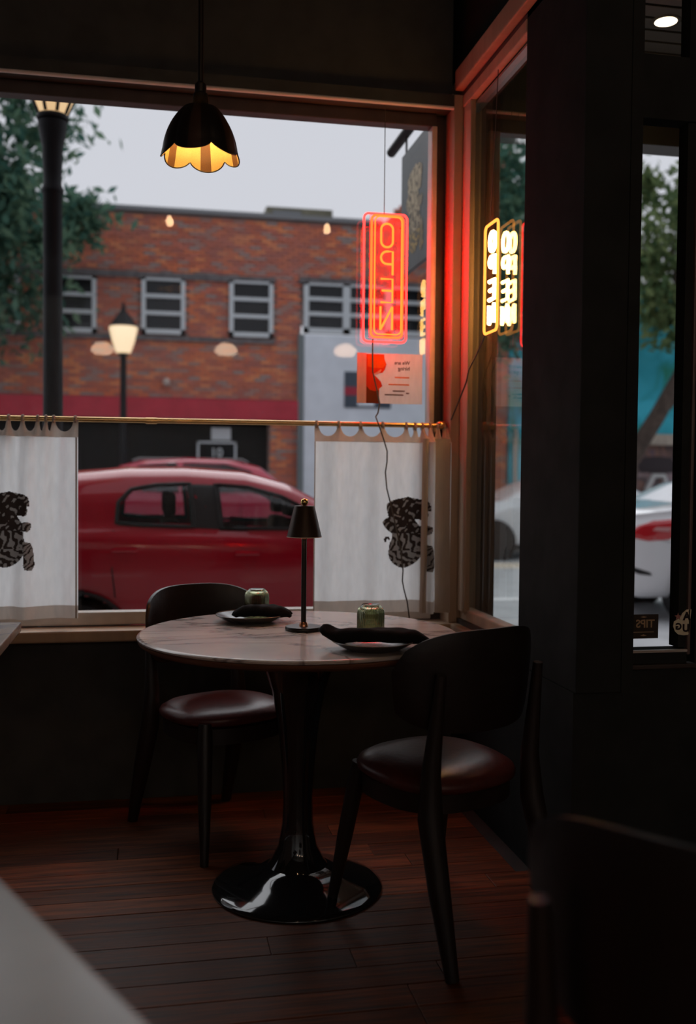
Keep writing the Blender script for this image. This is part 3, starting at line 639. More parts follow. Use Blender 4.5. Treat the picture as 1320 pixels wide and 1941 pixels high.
ch2.location = (.765, 2.575, 0); ch2.rotation_euler.z = yaw(-.40, .91)
ch2['label'] = 'dark chair at the front right of the round table, its back to us'
ch3.location = (.70, 1.07, 0); ch3.rotation_euler.z = yaw(.75, .66)
ch3['label'] = 'nearest chair in the dark lower right corner, only its back rim catching light'

# ------------------------------------------------------------------ things on the round table
lm = empty('table_lamp', (.441, 2.886, .75), 'slim black cordless table lamp standing on the round marble table', 'lamp')
MB().lathe([(0, 0), (.0525, 0), (.054, .002), (.054, .009), (.052, .0115), (0, .012)], 48).build('base', LAMPBLACK, lm, smooth=40)
MB().tube([(0, 0, .012), (0, 0, .30)], .0077, 16).build('pole', LAMPBLACK, lm, smooth=60)
MB().lathe([(.0, .012), (.0135, .012), (.0125, .018), (.0095, .024), (.0, .024)], 20).build('base_collar', COPPER, lm, smooth=60)
MB().lathe([(.0, .268), (.0095, .268), (.010, .276), (.0, .277)], 20).build('neck_collar', COPPER, lm, smooth=60)
MB().lathe([(.0515, .2745), (.0305, .3625), (.029, .3655), (0, .3665), (0, .3645), (.0285, .3625), (.0495, .2745)], 64, caps=False).build('lamp_shade', LAMPBRONZE, lm, smooth=40)
MB().tube([(.0507*math.cos(a), .0507*math.sin(a), .2745) for a in np.linspace(0, 2*PI, 48, endpoint=False)], .0012, 6, closed=True).build('shade_rim', mat('rim_cream', (.8, .62, .5), .4), lm, smooth=60)
MB().lathe([(0, .366), (.006, .367), (.0105, .372), (.0115, .378), (.009, .384), (.0, .387)], 20).build('light_spot', mat('spot_brass', (.9, .62, .22), .18, 1), lm, smooth=60)  # yellow spot of blurred light, built as a brass ball
MB().lathe([(.0, .292), (.036, .292), (.036, .296), (0, .296)], 32).build('led_disc', LED, lm)

def plate(label, loc, s=1):
    p = empty('plate', loc, label, 'plate', 'dark plates on the round table')
    MB().lathe([(0, .004), (.05, .004), (.066, .006), (.088, .016), (.105*s, .0225), (.107*s, .0235), (.1075*s, .022), (.09, .0115), (.068, .001), (.066, 0), (0, 0)], 64).build('dish', PLATE, p, smooth=50)
    MB().tube([(.1062*s*math.cos(a), .1062*s*math.sin(a), .0232) for a in np.linspace(0, 2*PI, 64, endpoint=False)], .0012, 6, closed=True).build('rim', mat('plate_rim', (.22, .17, .13), .25), p, smooth=60)
    return p
plate('dark plate under the nearer black napkin on the round table', (.572, 2.535, .75))
plate('dark plate under the farther black napkin on the round table', (.303, 3.078, .75))
def napkin(label, loc, rz, L, Wd, tips):
    nu, nv = 44, 14; P = []
    for i in range(nu+1):
        u = i/nu; x_ = (u-.5)*L; row = []
        wid = Wd*(.35+.65*math.sin(PI*min(1, max(0, .06+u*.88)))**.5)*(1+.03*math.sin(u*14))
        lift = tips[0]*smooth(.16, 0, u)+tips[1]*smooth(.85, 1, u)
        for j in range(nv+1):
            v = j/nv-.5; edge = 1-(2*abs(v))**4
            z = .022+.026*edge*(math.sin(PI*u)**.4)+.0022*math.sin(u*9+v*6)+.0008*math.sin(u*31-v*9)+lift*(1-.5*abs(v))
            row.append((x_+.012*math.sin(v*7+u*5)*(abs(u-.5)), v*wid+.004*math.sin(u*7), z-.004*(2*abs(v))**3))
        P.append(row)
    o = MB().grid(P).build('napkin', NAPKIN, None, smooth=180, loc=loc); o.rotation_euler.z = rz
    so_ = o.modifiers.new('thick', 'SOLIDIFY'); so_.thickness = .010; so_.offset = -1
    return tag(o, label, 'napkin', 'folded black napkins')
napkin('folded black cloth napkin on the nearer plate, one corner sticking up', (.584, 2.545, .757), R(-11.2), .295, .090, (.026, -.016))
napkin('folded black cloth napkin on the farther plate', (.338, 3.062, .757), R(-11.2), .175, .085, (-.004, -.002))
def tumbler(label, loc):
    t = empty('tumbler', loc, label, 'glass', 'upturned ribbed tumblers')
    rib = lambda a, z: 1+(.020*math.cos(a*36) if .006 < z < .078 else 0)
    MB().lathe([(.0375, 0), (.0385, .002), (.0388, .02), (.0388, .055), (.0382, .068), (.0355, .077), (.030, .0825), (.027, .086), (.0255, .0875), (.020, .0845), (0, .0835), (0, .078), (.027, .0765), (.0335, .071), (.0358, .062), (.0362, .03), (.0362, 0)], 240, rf=rib, caps=False).build('glass_body', TUMBLER, t, smooth=50)
    return t
tumbler('upturned green ribbed tumbler behind the nearer napkin', (.618, 2.772, .7502))
tumbler('upturned green ribbed tumbler behind the farther napkin', (.336, 3.20, .7502))

# ------------------------------------------------------------------ pendant lamp over the table
def shade_mat(name, a, b_, rough, stripes=6, duty=.17):
    m = bpy.data.materials.new(name); m.use_nodes = True; nt = m.node_tree; p = nt.nodes['Principled BSDF']; p.inputs['Roughness'].default_value = rough
    tc = nt.nodes.new('ShaderNodeTexCoord'); sp = nt.nodes.new('ShaderNodeSeparateXYZ'); at = nt.nodes.new('ShaderNodeMath'); at.operation = 'ARCTAN2'
    nt.links.new(tc.outputs['Object'], sp.inputs[0]); nt.links.new(sp.outputs[1], at.inputs[0]); nt.links.new(sp.outputs[0], at.inputs[1])
    mu = nt.nodes.new('ShaderNodeMath'); mu.operation = 'MULTIPLY'; mu.inputs[1].default_value = stripes/(2*PI); nt.links.new(at.outputs[0], mu.inputs[0])
    fr = nt.nodes.new('ShaderNodeMath'); fr.operation = 'FRACT'; nt.links.new(mu.outputs[0], fr.inputs[0])
    sb = nt.nodes.new('ShaderNodeMath'); sb.operation = 'SUBTRACT'; sb.inputs[1].default_value = .5; nt.links.new(fr.outputs[0], sb.inputs[0])
    ab = nt.nodes.new('ShaderNodeMath'); ab.operation = 'ABSOLUTE'; nt.links.new(sb.outputs[0], ab.inputs[0])
    lt = nt.nodes.new('ShaderNodeMath'); lt.operation = 'LESS_THAN'; lt.inputs[1].default_value = duty; nt.links.new(ab.outputs[0], lt.inputs[0])
    mx = nt.nodes.new('ShaderNodeMix'); mx.data_type = 'RGBA'; nt.links.new(lt.outputs[0], mx.inputs[0]); mx.inputs[6].default_value = (*a, 1); mx.inputs[7].default_value = (*b_, 1)
    nz = nt.nodes.new('ShaderNodeTexNoise'); nz.inputs['Scale'].default_value = 400; nt.links.new(tc.outputs['Object'], nz.inputs['Vector'])
    m2 = nt.nodes.new('ShaderNodeMix'); m2.data_type = 'RGBA'; m2.blend_type = 'MULTIPLY'; m2.inputs[0].default_value = .35; nt.links.new(mx.outputs[2], m2.inputs[6]); nt.links.new(nz.outputs['Fac'], m2.inputs[7])
    nt.links.new(m2.outputs[2], p.inputs['Base Color']); MATS[name] = m; return m
SHOUT = shade_mat('shade_outside', (.012, .009, .008), (.06, .028, .016), .45, 6, .16); SHIN = shade_mat('shade_inside', (.80, .56, .20), (.20, .085, .03), .6, 6, .14)
SHADEEDGE = mat('shade_edge', (.02, .014, .012), .5)
pd = empty('pendant_lamp', (.1315, 2.811, 2.08), 'small scalloped dark pendant lamp with amber striped inside hanging by the window', 'lamp', None, -.2)
RS, HS = .106, .132
def shp(t, v, off=0):
    """t angle, v 0 rim .. 1 top"""
    lob = abs(math.cos(3*(t-.45)))                       # 6 lobes, creases where lob = 0
    lobs = lob**.55
    r = (RS-off)*(math.cos(v*PI/2*.86)**.52); r *= 1-.10*(1-lobs)*(1-v)**.6
    if v < .18: r += .004*(.18-v)/.18
    z = HS*v**1.05-.026*lobs*(1-v)**3+.018*(1-v)**3
    return (r*math.cos(t), r*math.sin(t), z)
NT = 144
for nm, m_, off in (('shade', SHOUT, 0), ('shade_lining', SHIN, .0022)):
    MB().grid([[shp(2*PI*k/NT, v, off) for v in np.linspace(0, 1, 24)] for k in range(NT)], close_u=True).build(nm, m_, pd, smooth=180)
MB().tube([Vector(shp(2*PI*k/NT, 0, .001)) for k in range(NT)], .0019, 6, closed=True).build('shade_edge', SHADEEDGE, pd, smooth=60)
MB().lathe([(.0, .128), (.034, .122), (.031, .134), (.022, .146), (.020, .172), (.016, .176), (.016, .198), (.009, .205), (.0, .206)], 24).build('socket_cap', LAMPBLACK, pd, smooth=40)
MB().tube([(0, 0, .20), (0, 0, 1.20)], .0075, 8).build('cord', LAMPBLACK, pd, smooth=60)
MB().lathe([(0, 1.229), (.055, 1.229), (.055, 1.215), (.02, 1.195), (0, 1.195)], 24).build('canopy', LAMPBLACK, pd, smooth=40)
MB().lathe([(0, .050), (.012, .054), (.019, .066), (.019, .080), (.012, .100), (.012, .13), (0, .131)], 20).build('bulb', mat_emit('pendant_bulb', (1, .70, .32), 40.0), pd, smooth=60)

# ------------------------------------------------------------------ recess downlight
dl = empty('downlight', (1.868, 3.452, 2.9), 'small round lit downlight in the slatted entrance soffit', 'light')
MB().lathe([(.030, -.002), (.052, -.004), (.056, 0), (.03, .0)], 32, caps=False).build('trim_ring', SOFFIT, dl, smooth=60)
MB().lathe([(0, -.003), (.047, -.003)], 32, caps=False).build('lens', SPOT, dl)

# ------------------------------------------------------------------ lamps deeper in the room (seen as reflections in the front pane)
def hang(label, x, y_, z, r, m_, group, opal):
    p = empty('hanging_lamp', (x, y_, z), label, 'lamp', group)
    if opal: MB().lathe([(0, -.02), (r*.6, -.016), (r, .02), (r*.95, .06), (r*.5, .11), (0, .12)], 24).build('globe', m_, p, smooth=60)
    else: MB().lathe([(0, -r), (r*.7, -r*.7), (r, 0), (r*.7, r*.8), (r*.4, r*1.6), (0, r*1.7)], 16).build('bulb', m_, p, smooth=60)
    MB().tube([(0, 0, r if not opal else .115), (0, 0, CH-z)], .006, 6).build('cord', LAMPBLACK, p)
for i, (x_, n_) in enumerate(((-.516, 'left'), (.788, 'middle'), (2.05, 'right'))):
    hang('opal globe lamp, the %s of three mirrored in the front window' % n_, x_, -3.5+.25*i, 2.52, .125, REFSHADE, 'opal globes at the rear of the room', True)
def mirror(v, t):            # point whose mirror image in the front pane lies at camera + ray*t/11
    q = Vector((0, 0, 1.2))+(Vector(v)-Vector((0, 0, 1.2)))*(t/11); return q.x, 7.6-q.y, q.z
x_, y_, z_ = mirror((.1958, 11.2806, 3.9957), 7.0); hang('bare warm bulb hanging overhead, mirrored high at left in the front window', x_, y_, z_, .03, REFBULB, 'bare bulbs overhead', False)
x_, y_, z_ = mirror((1.9001, 10.9406, 3.9239), 7.0); hang('bare warm bulb hanging overhead, mirrored high at right in the front window', x_, y_, z_, .028, REFBULB, 'bare bulbs overhead', False)

# ================================================================== OUTSIDE
GZ = -.22
struct('sidewalk', PAVE, -14, 20, 4.02, 6.45, GZ-.1, GZ+.12)
struct('road', ROAD, -30, 40, 6.6, 18.4, GZ-.2, GZ)
struct('sidewalk_far', PAVE, -30, 40, 18.4, 20.6, GZ-.1, GZ+.13)
struct('curb', PAVE, -14, 20, 6.45, 6.6, GZ-.1, GZ+.125, bevel=.02)
for nm, y0_, y1_, m_ in (('lane_stripe', 15.0, 15.9, STRIPE), ('edge_stripe', 11.0, 11.25, STRIPEW)):
    struct(nm, m_, -30, 40, y0_, y1_, GZ, GZ+.004)

# --- brick building
bb = empty('brick_building', (0, 20.5, GZ), 'two storey red brick building across the street with white framed windows', 'building')
YB = 0.0                                             # facade plane in local y
def L(z): return z-GZ
MB().box(-12, 2.40, .14, 6, L(2.36), L(6.5)).box(2.4, 3.05, .14, 6, 0, L(6.5)).box(3.05, 7.6, .14, 6, L(5.22), L(6.5)).box(5.82, 7.6, .14, 6, 0, L(5.3)).build('wall', MORTAR, bb)
openings = [(-1.90, -1.08, 4.03, 5.16), (-.20, .67, 4.06, 5.19), (1.56, 2.46, 4.06, 5.21), (3.05, 5.82, GZ, 5.24), (-12, 2.41, GZ, 2.79)]
verts, faces = [], []
bl, bh = .225, .073
zz = L(0)-.05; row = 0
def gable_top(x): return 6.52 if x < 4.75 else min(9.5, 6.52+(x-4.75)*1.0)
while zz < L(9.4):
    x = -4.2-(row % 2)*bl/2
    while x < 7.5:
        xc, zc = x+bl/2, zz+bh/2+GZ
        if zc < gable_top(xc)-.04 and not any(a-.02 < xc < b_+.02 and c-.02 < zc < d+.02 for a, b_, c, d in openings):
            xa_, xb_ = x, x+bl-.014
            for a, b_, c, d in openings:
                if c-.02 < zc < d+.02: xa_ = max(xa_, b_) if xa_ < b_ < xb_ else xa_; xb_ = min(xb_, a) if xa_ < a < xb_ else xb_
            xb_ = min(xb_, 7.58)
            dpt = .10+random.random()*.02; o = len(verts); x1_, z1_ = xb_, zz+bh-.013
            verts += [(xa_, dpt, zz), (x1_, dpt, zz), (x1_, dpt, z1_), (xa_, dpt, z1_), (xa_, .2, zz), (x1_, .2, zz), (x1_, .2, z1_), (xa_, .2, z1_)]
            faces += [(o, o+1, o+2, o+3), (o, o+4, o+5, o+1), (o+1, o+5, o+6, o+2), (o+2, o+6, o+7, o+3), (o+3, o+7, o+4, o)]
        x += bl
    zz += bh; row += 1
me = bpy.data.meshes.new('bricks'); me.from_pydata(verts, [], faces); me.materials.append(BRICK); bo = link('bricks', me, bb); bo['kind'] = 'stuff'
MB().prism([(4.75, L(6.5)), (7.6, L(6.5)), (7.6, L(9.4))], 'y', .14, 6).build('raised_gable', MORTAR, bb)
MB().box(-12, 4.75, .02, .5, L(6.5), L(6.59)).build('coping', COPING, bb)
MB().box(-12, 2.50, .06, .2, L(5.17), L(5.30)).build('lintel_course', COURSE, bb)
MB().box(-12, 2.50, .05, .2, L(3.93), L(4.02)).build('sill_course', COURSE, bb)
MB().box(3.0, 7.6, .06, .2, L(5.22), L(5.33)).build('lintel_course', COURSE, bb)
MB().box(-12, 2.98, -.02, .2, L(2.36), L(2.775)).build('fascia_band', FASCIA, bb)
MB().box(-12, 2.42, .45, .7, 0, L(2.36)).build('storefront', DARKSHOP, bb)
MB().box(2.98, 3.10, .0, .2, 0, L(4.15)).build('downpipe', mat('grey_pipe', (.16, .19, .20), .6), bb)
MB().lathe([(0, -.09), (.06, -.06), (.08, 0), (.06, .06), (0, .09)], 16).build('wall_lamp', mat('pale_globe', (.5, .42, .38), .5), bb, smooth=60, loc=(.30, .02, L(3.09)))
def far_window(x0, x1, z0, z1, cols, rows, heavy=.085):
    f = MB(); y0_, y1_ = .03, .16
    f.box(x0, x0+heavy, y0_, y1_, z0, z1).box(x1-heavy, x1, y0_, y1_, z0, z1).box(x0, x1, y0_, y1_, z0, z0+heavy*1.1).box(x0, x1, y0_, y1_, z1-.04, z1)
    for i in range(1, cols): xm = x0+(x1-x0)*i/cols; f.box(xm-.075, xm+.075, y0_, y1_, z0, z1)
    o = f.build('window', WINFRAME, bb)
    for i in range(cols):
        for j in range(rows):
            a, b_ = x0+(x1-x0)*i/cols, x0+(x1-x0)*(i+1)/cols; c, d = z0+heavy+(z1-z0-heavy)*j/rows, z0+heavy+(z1-z0-heavy)*(j+1)/rows
            MB().box(a+.02, b_-.02, .12, .14, c, d).build('pane', DARKGLASS, o)
            if j: MB().box(a, b_, .05, .15, c-.045, c+.03).build('glazing_bar', WINFRAME, o)
far_window(-1.90, -1.08, L(4.03), L(5.14), 1, 3); far_window(-.20, .67, L(4.06), L(5.17), 1, 3); far_window(1.56, 2.46, L(4.06), L(5.19), 1, 3)
far_window(3.10, 5.80, L(4.19), L(5.22), 3, 3, .10)
for cx_ in (-5.1, -3.4): far_window(cx_, cx_+.85, L(4.03), L(5.14), 1, 3)
MB().box(3.10, 5.80, .02, .3, 0, L(4.16)).build('white_panel', WHITEPANEL, bb, bevel=.02)
sw = MB().box(3.96, 4.96, -.005, .03, L(2.66), L(3.41)).build('shop_window', mat('slate_pane', (.06, .08, .11), .3), bb)
MB().box(3.96, 4.40, -.02, 0, L(2.92), L(3.09)).build('red_sign', mat('red_card', (.4, .02, .05), .6), sw)
MB().box(4.24, 4.60, -.018, 0, L(2.70), L(2.92)).build('white_card', WHITEPANEL, sw)
sg = MB().box(.93, .97, .30, .36, L(1.45), L(1.92)).box(1.70, 1.74, .30, .36, L(1.45), L(1.92)).box(.93, 1.74, .30, .36, L(1.88), L(1.92)).box(1.22, 1.62, .28, .30, L(1.95), L(2.2)).build('shop_sign_frame', WINFRAME, bb)
MB().box(.97, 1.70, .33, .35, L(1.45), L(1.88)).build('sign_board', DARKGLASS, sg)
text_mesh('sign_number', '10', .26, mat('pale_letter', (.55, .6, .62), .5), sg, Matrix.Translation((1.33, .325, L(1.68))) @ Matrix.Rotation(PI/2, 4, 'X'), depth=.004, bold=.004)
MB().box(2.36, 3.78, .55, 1.6, L(6.5), L(6.88)).build('roof_box', ROOFBOX, bb, bevel=.02)
MB().box(2.50, 3.1, .53, .55, L(6.64), L(6.80)).build('roof_vent', COPING, bb)

# --- teal mural building
tbq = empty('mural_building', (0, 20.5, GZ), 'teal painted mural building across the street at right', 'building')
MB().box(7.62, 16, .1, 6, L(2.2), L(4.9)).build('upper_wall', TEAL, tbq)
MB().prism([(10.0, L(4.9)), (10.2, L(5.3)), (10.6, L(5.5)), (11.2, L(5.45)), (11.7, L(5.1)), (11.8, L(4.9))], 'y', .1, .6).build('painted_arch', TEAL, tbq)
MB().box(7.62, 16, .1, 6, 0, L(2.0)).build('lower_wall', GRAFF, tbq)
MB().box(9.6, 16, -.15, .3, L(1.98), L(2.22)).build('ledge', LEDGE, tbq, bevel=.02)
MB().box(7.62, 9.6, .05, 6, 0, L(2.2)).build('teal_base', TEAL, tbq)
MB().tube([(7.75, .0, L(-.1)), (7.75, 0, L(2.3))], .05, 8).build('downpipe', mat('beige_pipe', (.42, .38, .32), .7), tbq)
gf = MB(); 
for pts in (([(10.85, L(.45)), (10.9, L(1.0)), (11.05, L(1.3)), (11.3, L(1.3)), (11.4, L(1.0)), (11.4, L(.45))]), ([(10.9, L(.9)), (11.35, L(.9))])): gf.tube([(a, .08, c) for a, c in pts], .07, 6)
gf.build('painted_shape', mat('graffiti_pale', (.55, .55, .55), .7), tbq, smooth=60)
MB().lathe([(0, 0), (.45, .02), (.55, .15), (.4, .35), (0, .42)], 20).build('painted_cap', mat('graffiti_dark', (.03, .02, .025), .7), tbq, smooth=60, loc=(11.15, .12, L(1.35))).scale = (1, .1, 1)

# --- street lamps
sl = empty('street_lamp', (-.598, 6.42, GZ+.12), 'tall black street lamp post near the window at left, its lantern cut by the frame', 'street lamp')
MB().lathe([(.16, 0), (.16, .1), (.11, .2), (.085, .4), (.062, .8), (.058, 2.6), (.058, 3.02), (.066, 3.03), (.066, 3.05), (.054, 3.08), (.056, 3.16), (.060, 3.22), (.062, 3.30), (.085, 3.42), (.088, 3.46), (.075, 3.47), (0, 3.48)], 24).build('post', IRON, sl, smooth=40)
MB().lathe([(.0, 3.47), (.092, 3.47), (.098, 3.485), (.092, 3.50), (0, 3.503)], 24).build('lantern_collar', IRON, sl, smooth=40)
for k in range(8):
    a0, a1 = 2*PI*k/8+.06+PI/8, 2*PI*(k+1)/8-.06+PI/8; z0_, z1_, r0_, r1_ = 3.505, 3.78, .086, .205
    MB().add([(r0_*math.cos(a0), r0_*math.sin(a0), z0_), (r0_*math.cos(a1), r0_*math.sin(a1), z0_), (r1_*math.cos(a1), r1_*math.sin(a1), z1_), (r1_*math.cos(a0), r1_*math.sin(a0), z1_),
              (r0_*.9*math.cos(a0), r0_*.9*math.sin(a0), z0_), (r0_*.9*math.cos(a1), r0_*.9*math.sin(a1), z0_), (r1_*.9*math.cos(a1), r1_*.9*math.sin(a1), z1_), (r1_*.9*math.cos(a0), r1_*.9*math.sin(a0), z1_)],
             [(0, 1, 2, 3), (7, 6, 5, 4), (0, 4, 5, 1), (1, 5, 6, 2), (2, 6, 7, 3), (3, 7, 4, 0)]).build('lantern_panel', LANTERN, sl)
    am = 2*PI*k/8+PI/8; MB().tube([(r0_*math.cos(am), r0_*math.sin(am), z0_), (r1_*math.cos(am), r1_*math.sin(am), z1_)], .011, 6).build('lantern_rib', IRON, sl)
MB().lathe([(.21, 3.78), (.225, 3.79), (.20, 3.83), (.10, 3.98), (.03, 4.04), (.02, 4.14), (0, 4.16)], 24).build('lantern_roof', IRON, sl, smooth=40)
s2 = empty('street_lamp', (-.50, 18.6, GZ+.13), 'small lit street lamp across the street before the brick building', 'street lamp')
zl = lambda z: z-(GZ+.13)
MB().lathe([(.16, 0), (.14, .3), (.075, .5), (.06, 2.6), (.055, zl(3.36)), (.10, zl(3.38)), (.10, zl(3.41)), (0, zl(3.42))], 16).build('post', IRON, s2, smooth=40)
MB().lathe([(.0, zl(3.41)), (.13, zl(3.42)), (.20, zl(3.62)), (.255, zl(3.86)), (.24, zl(3.90)), (0, zl(3.91))], 20).build('globe', GLOBE, s2, smooth=60)
MB().lathe([(.26, zl(3.89)), (.24, zl(3.92)), (.13, zl(4.08)), (.05, zl(4.18)), (.02, zl(4.32)), (0, zl(4.34))], 20).build('cap', IRON, s2, smooth=40)

# --- blade sign
bs = empty('blade_sign', (1.35, 5.03, 2.62), 'dark square hanging sign with a gold tiger outside above the corner', 'sign')
MB().box(-.012, .012, -.29, .305, -.325, .325).build('board', SIGNBOARD, bs, bevel=.003)
for sx, nm in ((-1, 'emblem'),):
    # seen from the window side (-X): +Y runs to the left of the picture
    b = tiger_mesh(MB(), lambda u, v: (-.0135, .20-.36*u, .20-.47*v), 14, tiers=.72)
    tag(b.build('tiger_emblem', [GOLD2, GOLD, GOLD3], bs), 'gold tiger painted on the board')
MB().tube([(0, -1.1, .445), (0, .60, .445)], .028, 10).build('arm', IRON, bs, smooth=60)
for yy in (-.2, .25): MB().tube([(0, yy, .32), (0, yy, .42)], .006, 6).build('hook', IRON, bs)

# --- trees
def tree(label, base, crown, rad, n, leaf, size, trunk, branches, group=None, gaps=.0):
    t = empty('street_tree', base, label, 'tree', group)
    MB().tube([Vector(p)-Vector(base) for p in trunk[0]], trunk[1], 10).build('trunk', BARK, t, smooth=60)
    for pts, rr in branches: MB().tube([Vector(p)-Vector(base) for p in pts], rr, 8).build('branch', BARK, t, smooth=60)
    C0 = np.array(crown)-np.array(base); rad = np.array(rad)
    nc = 46; cl = rng.normal(size=(nc, 3)); cl /= np.linalg.norm(cl, axis=1)[:, None]; cl = C0+cl*rad*(rng.random((nc, 1))**.45)
    cr_ = .32+.45*rng.random(nc); idx = rng.integers(0, nc, n)
    p = cl[idx]+rng.normal(size=(n, 3))*(cr_[idx][:, None]*.55)*np.minimum(1, rad/1.6)
    d = rng.normal(size=(n, 3)); d /= np.linalg.norm(d, axis=1)[:, None]; e = np.cross(d, rng.normal(size=(n, 3))); e /= np.linalg.norm(e, axis=1)[:, None]
    s_ = size*(.6+.8*rng.random((n, 1)))
    v = np.stack([p-d*s_, p+e*s_*.45, p+d*s_, p-e*s_*.45], 1).reshape(-1, 3); f = np.arange(4*n).reshape(-1, 4)
    me = bpy.data.meshes.new('foliage'); me.from_pydata(v.tolist(), [], f.tolist()); me.materials.append(leaf); o = link('foliage', me, t); o['kind'] = 'stuff'
    return t
tree('leafy tree at the left edge before the brick building', (-4.6, 18.9, GZ+.13), (-3.15, 18.9, 6.4), (2.0, 1.0, 3.1), 20000, LEAFA, .115,
     ([(-4.6, 18.9, GZ+.13), (-4.55, 18.9, 1.5), (-4.3, 18.9, 3.2), (-4.0, 18.9, 5), (-3.8, 18.9, 7)], [.22, .18, .16, .12, .05]),
     [([(-4.4, 18.9, 2.8), (-3.6, 18.8, 4.0), (-2.8, 18.8, 5.2)], [.09, .06, .03]), ([(-4.1, 18.9, 4.4), (-3.0, 18.9, 6.2), (-2.0, 18.9, 7.2)], [.08, .05, .02])])
tree('leafy tree with a leaning trunk behind the white sedan at right', (9.4, 18.9, GZ+.13), (11.3, 18.9, 6.2), (1.9, 1.1, 2.4), 11000, LEAFB, .11,
     ([(9.4, 18.9, GZ+.13), (9.6, 18.9, 1.6), (10.2, 18.9, 2.5), (11.0, 18.9, 3.9), (11.3, 18.9, 5.5), (11.2, 18.9, 7)], [.24, .2, .17, .14, .10, .05]),
     [([(10.3, 18.9, 2.6), (10.9, 18.8, 3.2), (11.9, 18.8, 4.6)], [.10, .07, .03]), ([(10.9, 18.9, 3.8), (10.6, 18.8, 4.8), (10.4, 18.8, 6.0)], [.09, .06, .03])])
tree('leafy tree seen through the narrow side window', (7.9, 18.7, GZ+.13), (7.2, 18.6, 5.9), (1.2, .5, 2.0), 9000, LEAFA, .11,
     ([(7.9, 18.9, GZ+.13), (7.85, 18.9, 2), (7.6, 18.9, 4), (7.3, 18.9, 6.5)], [.17, .14, .1, .04]), [([(7.7, 18.9, 3), (7.0, 18.9, 4.4), (6.6, 18.9, 5.6)], [.07, .05, .02])])

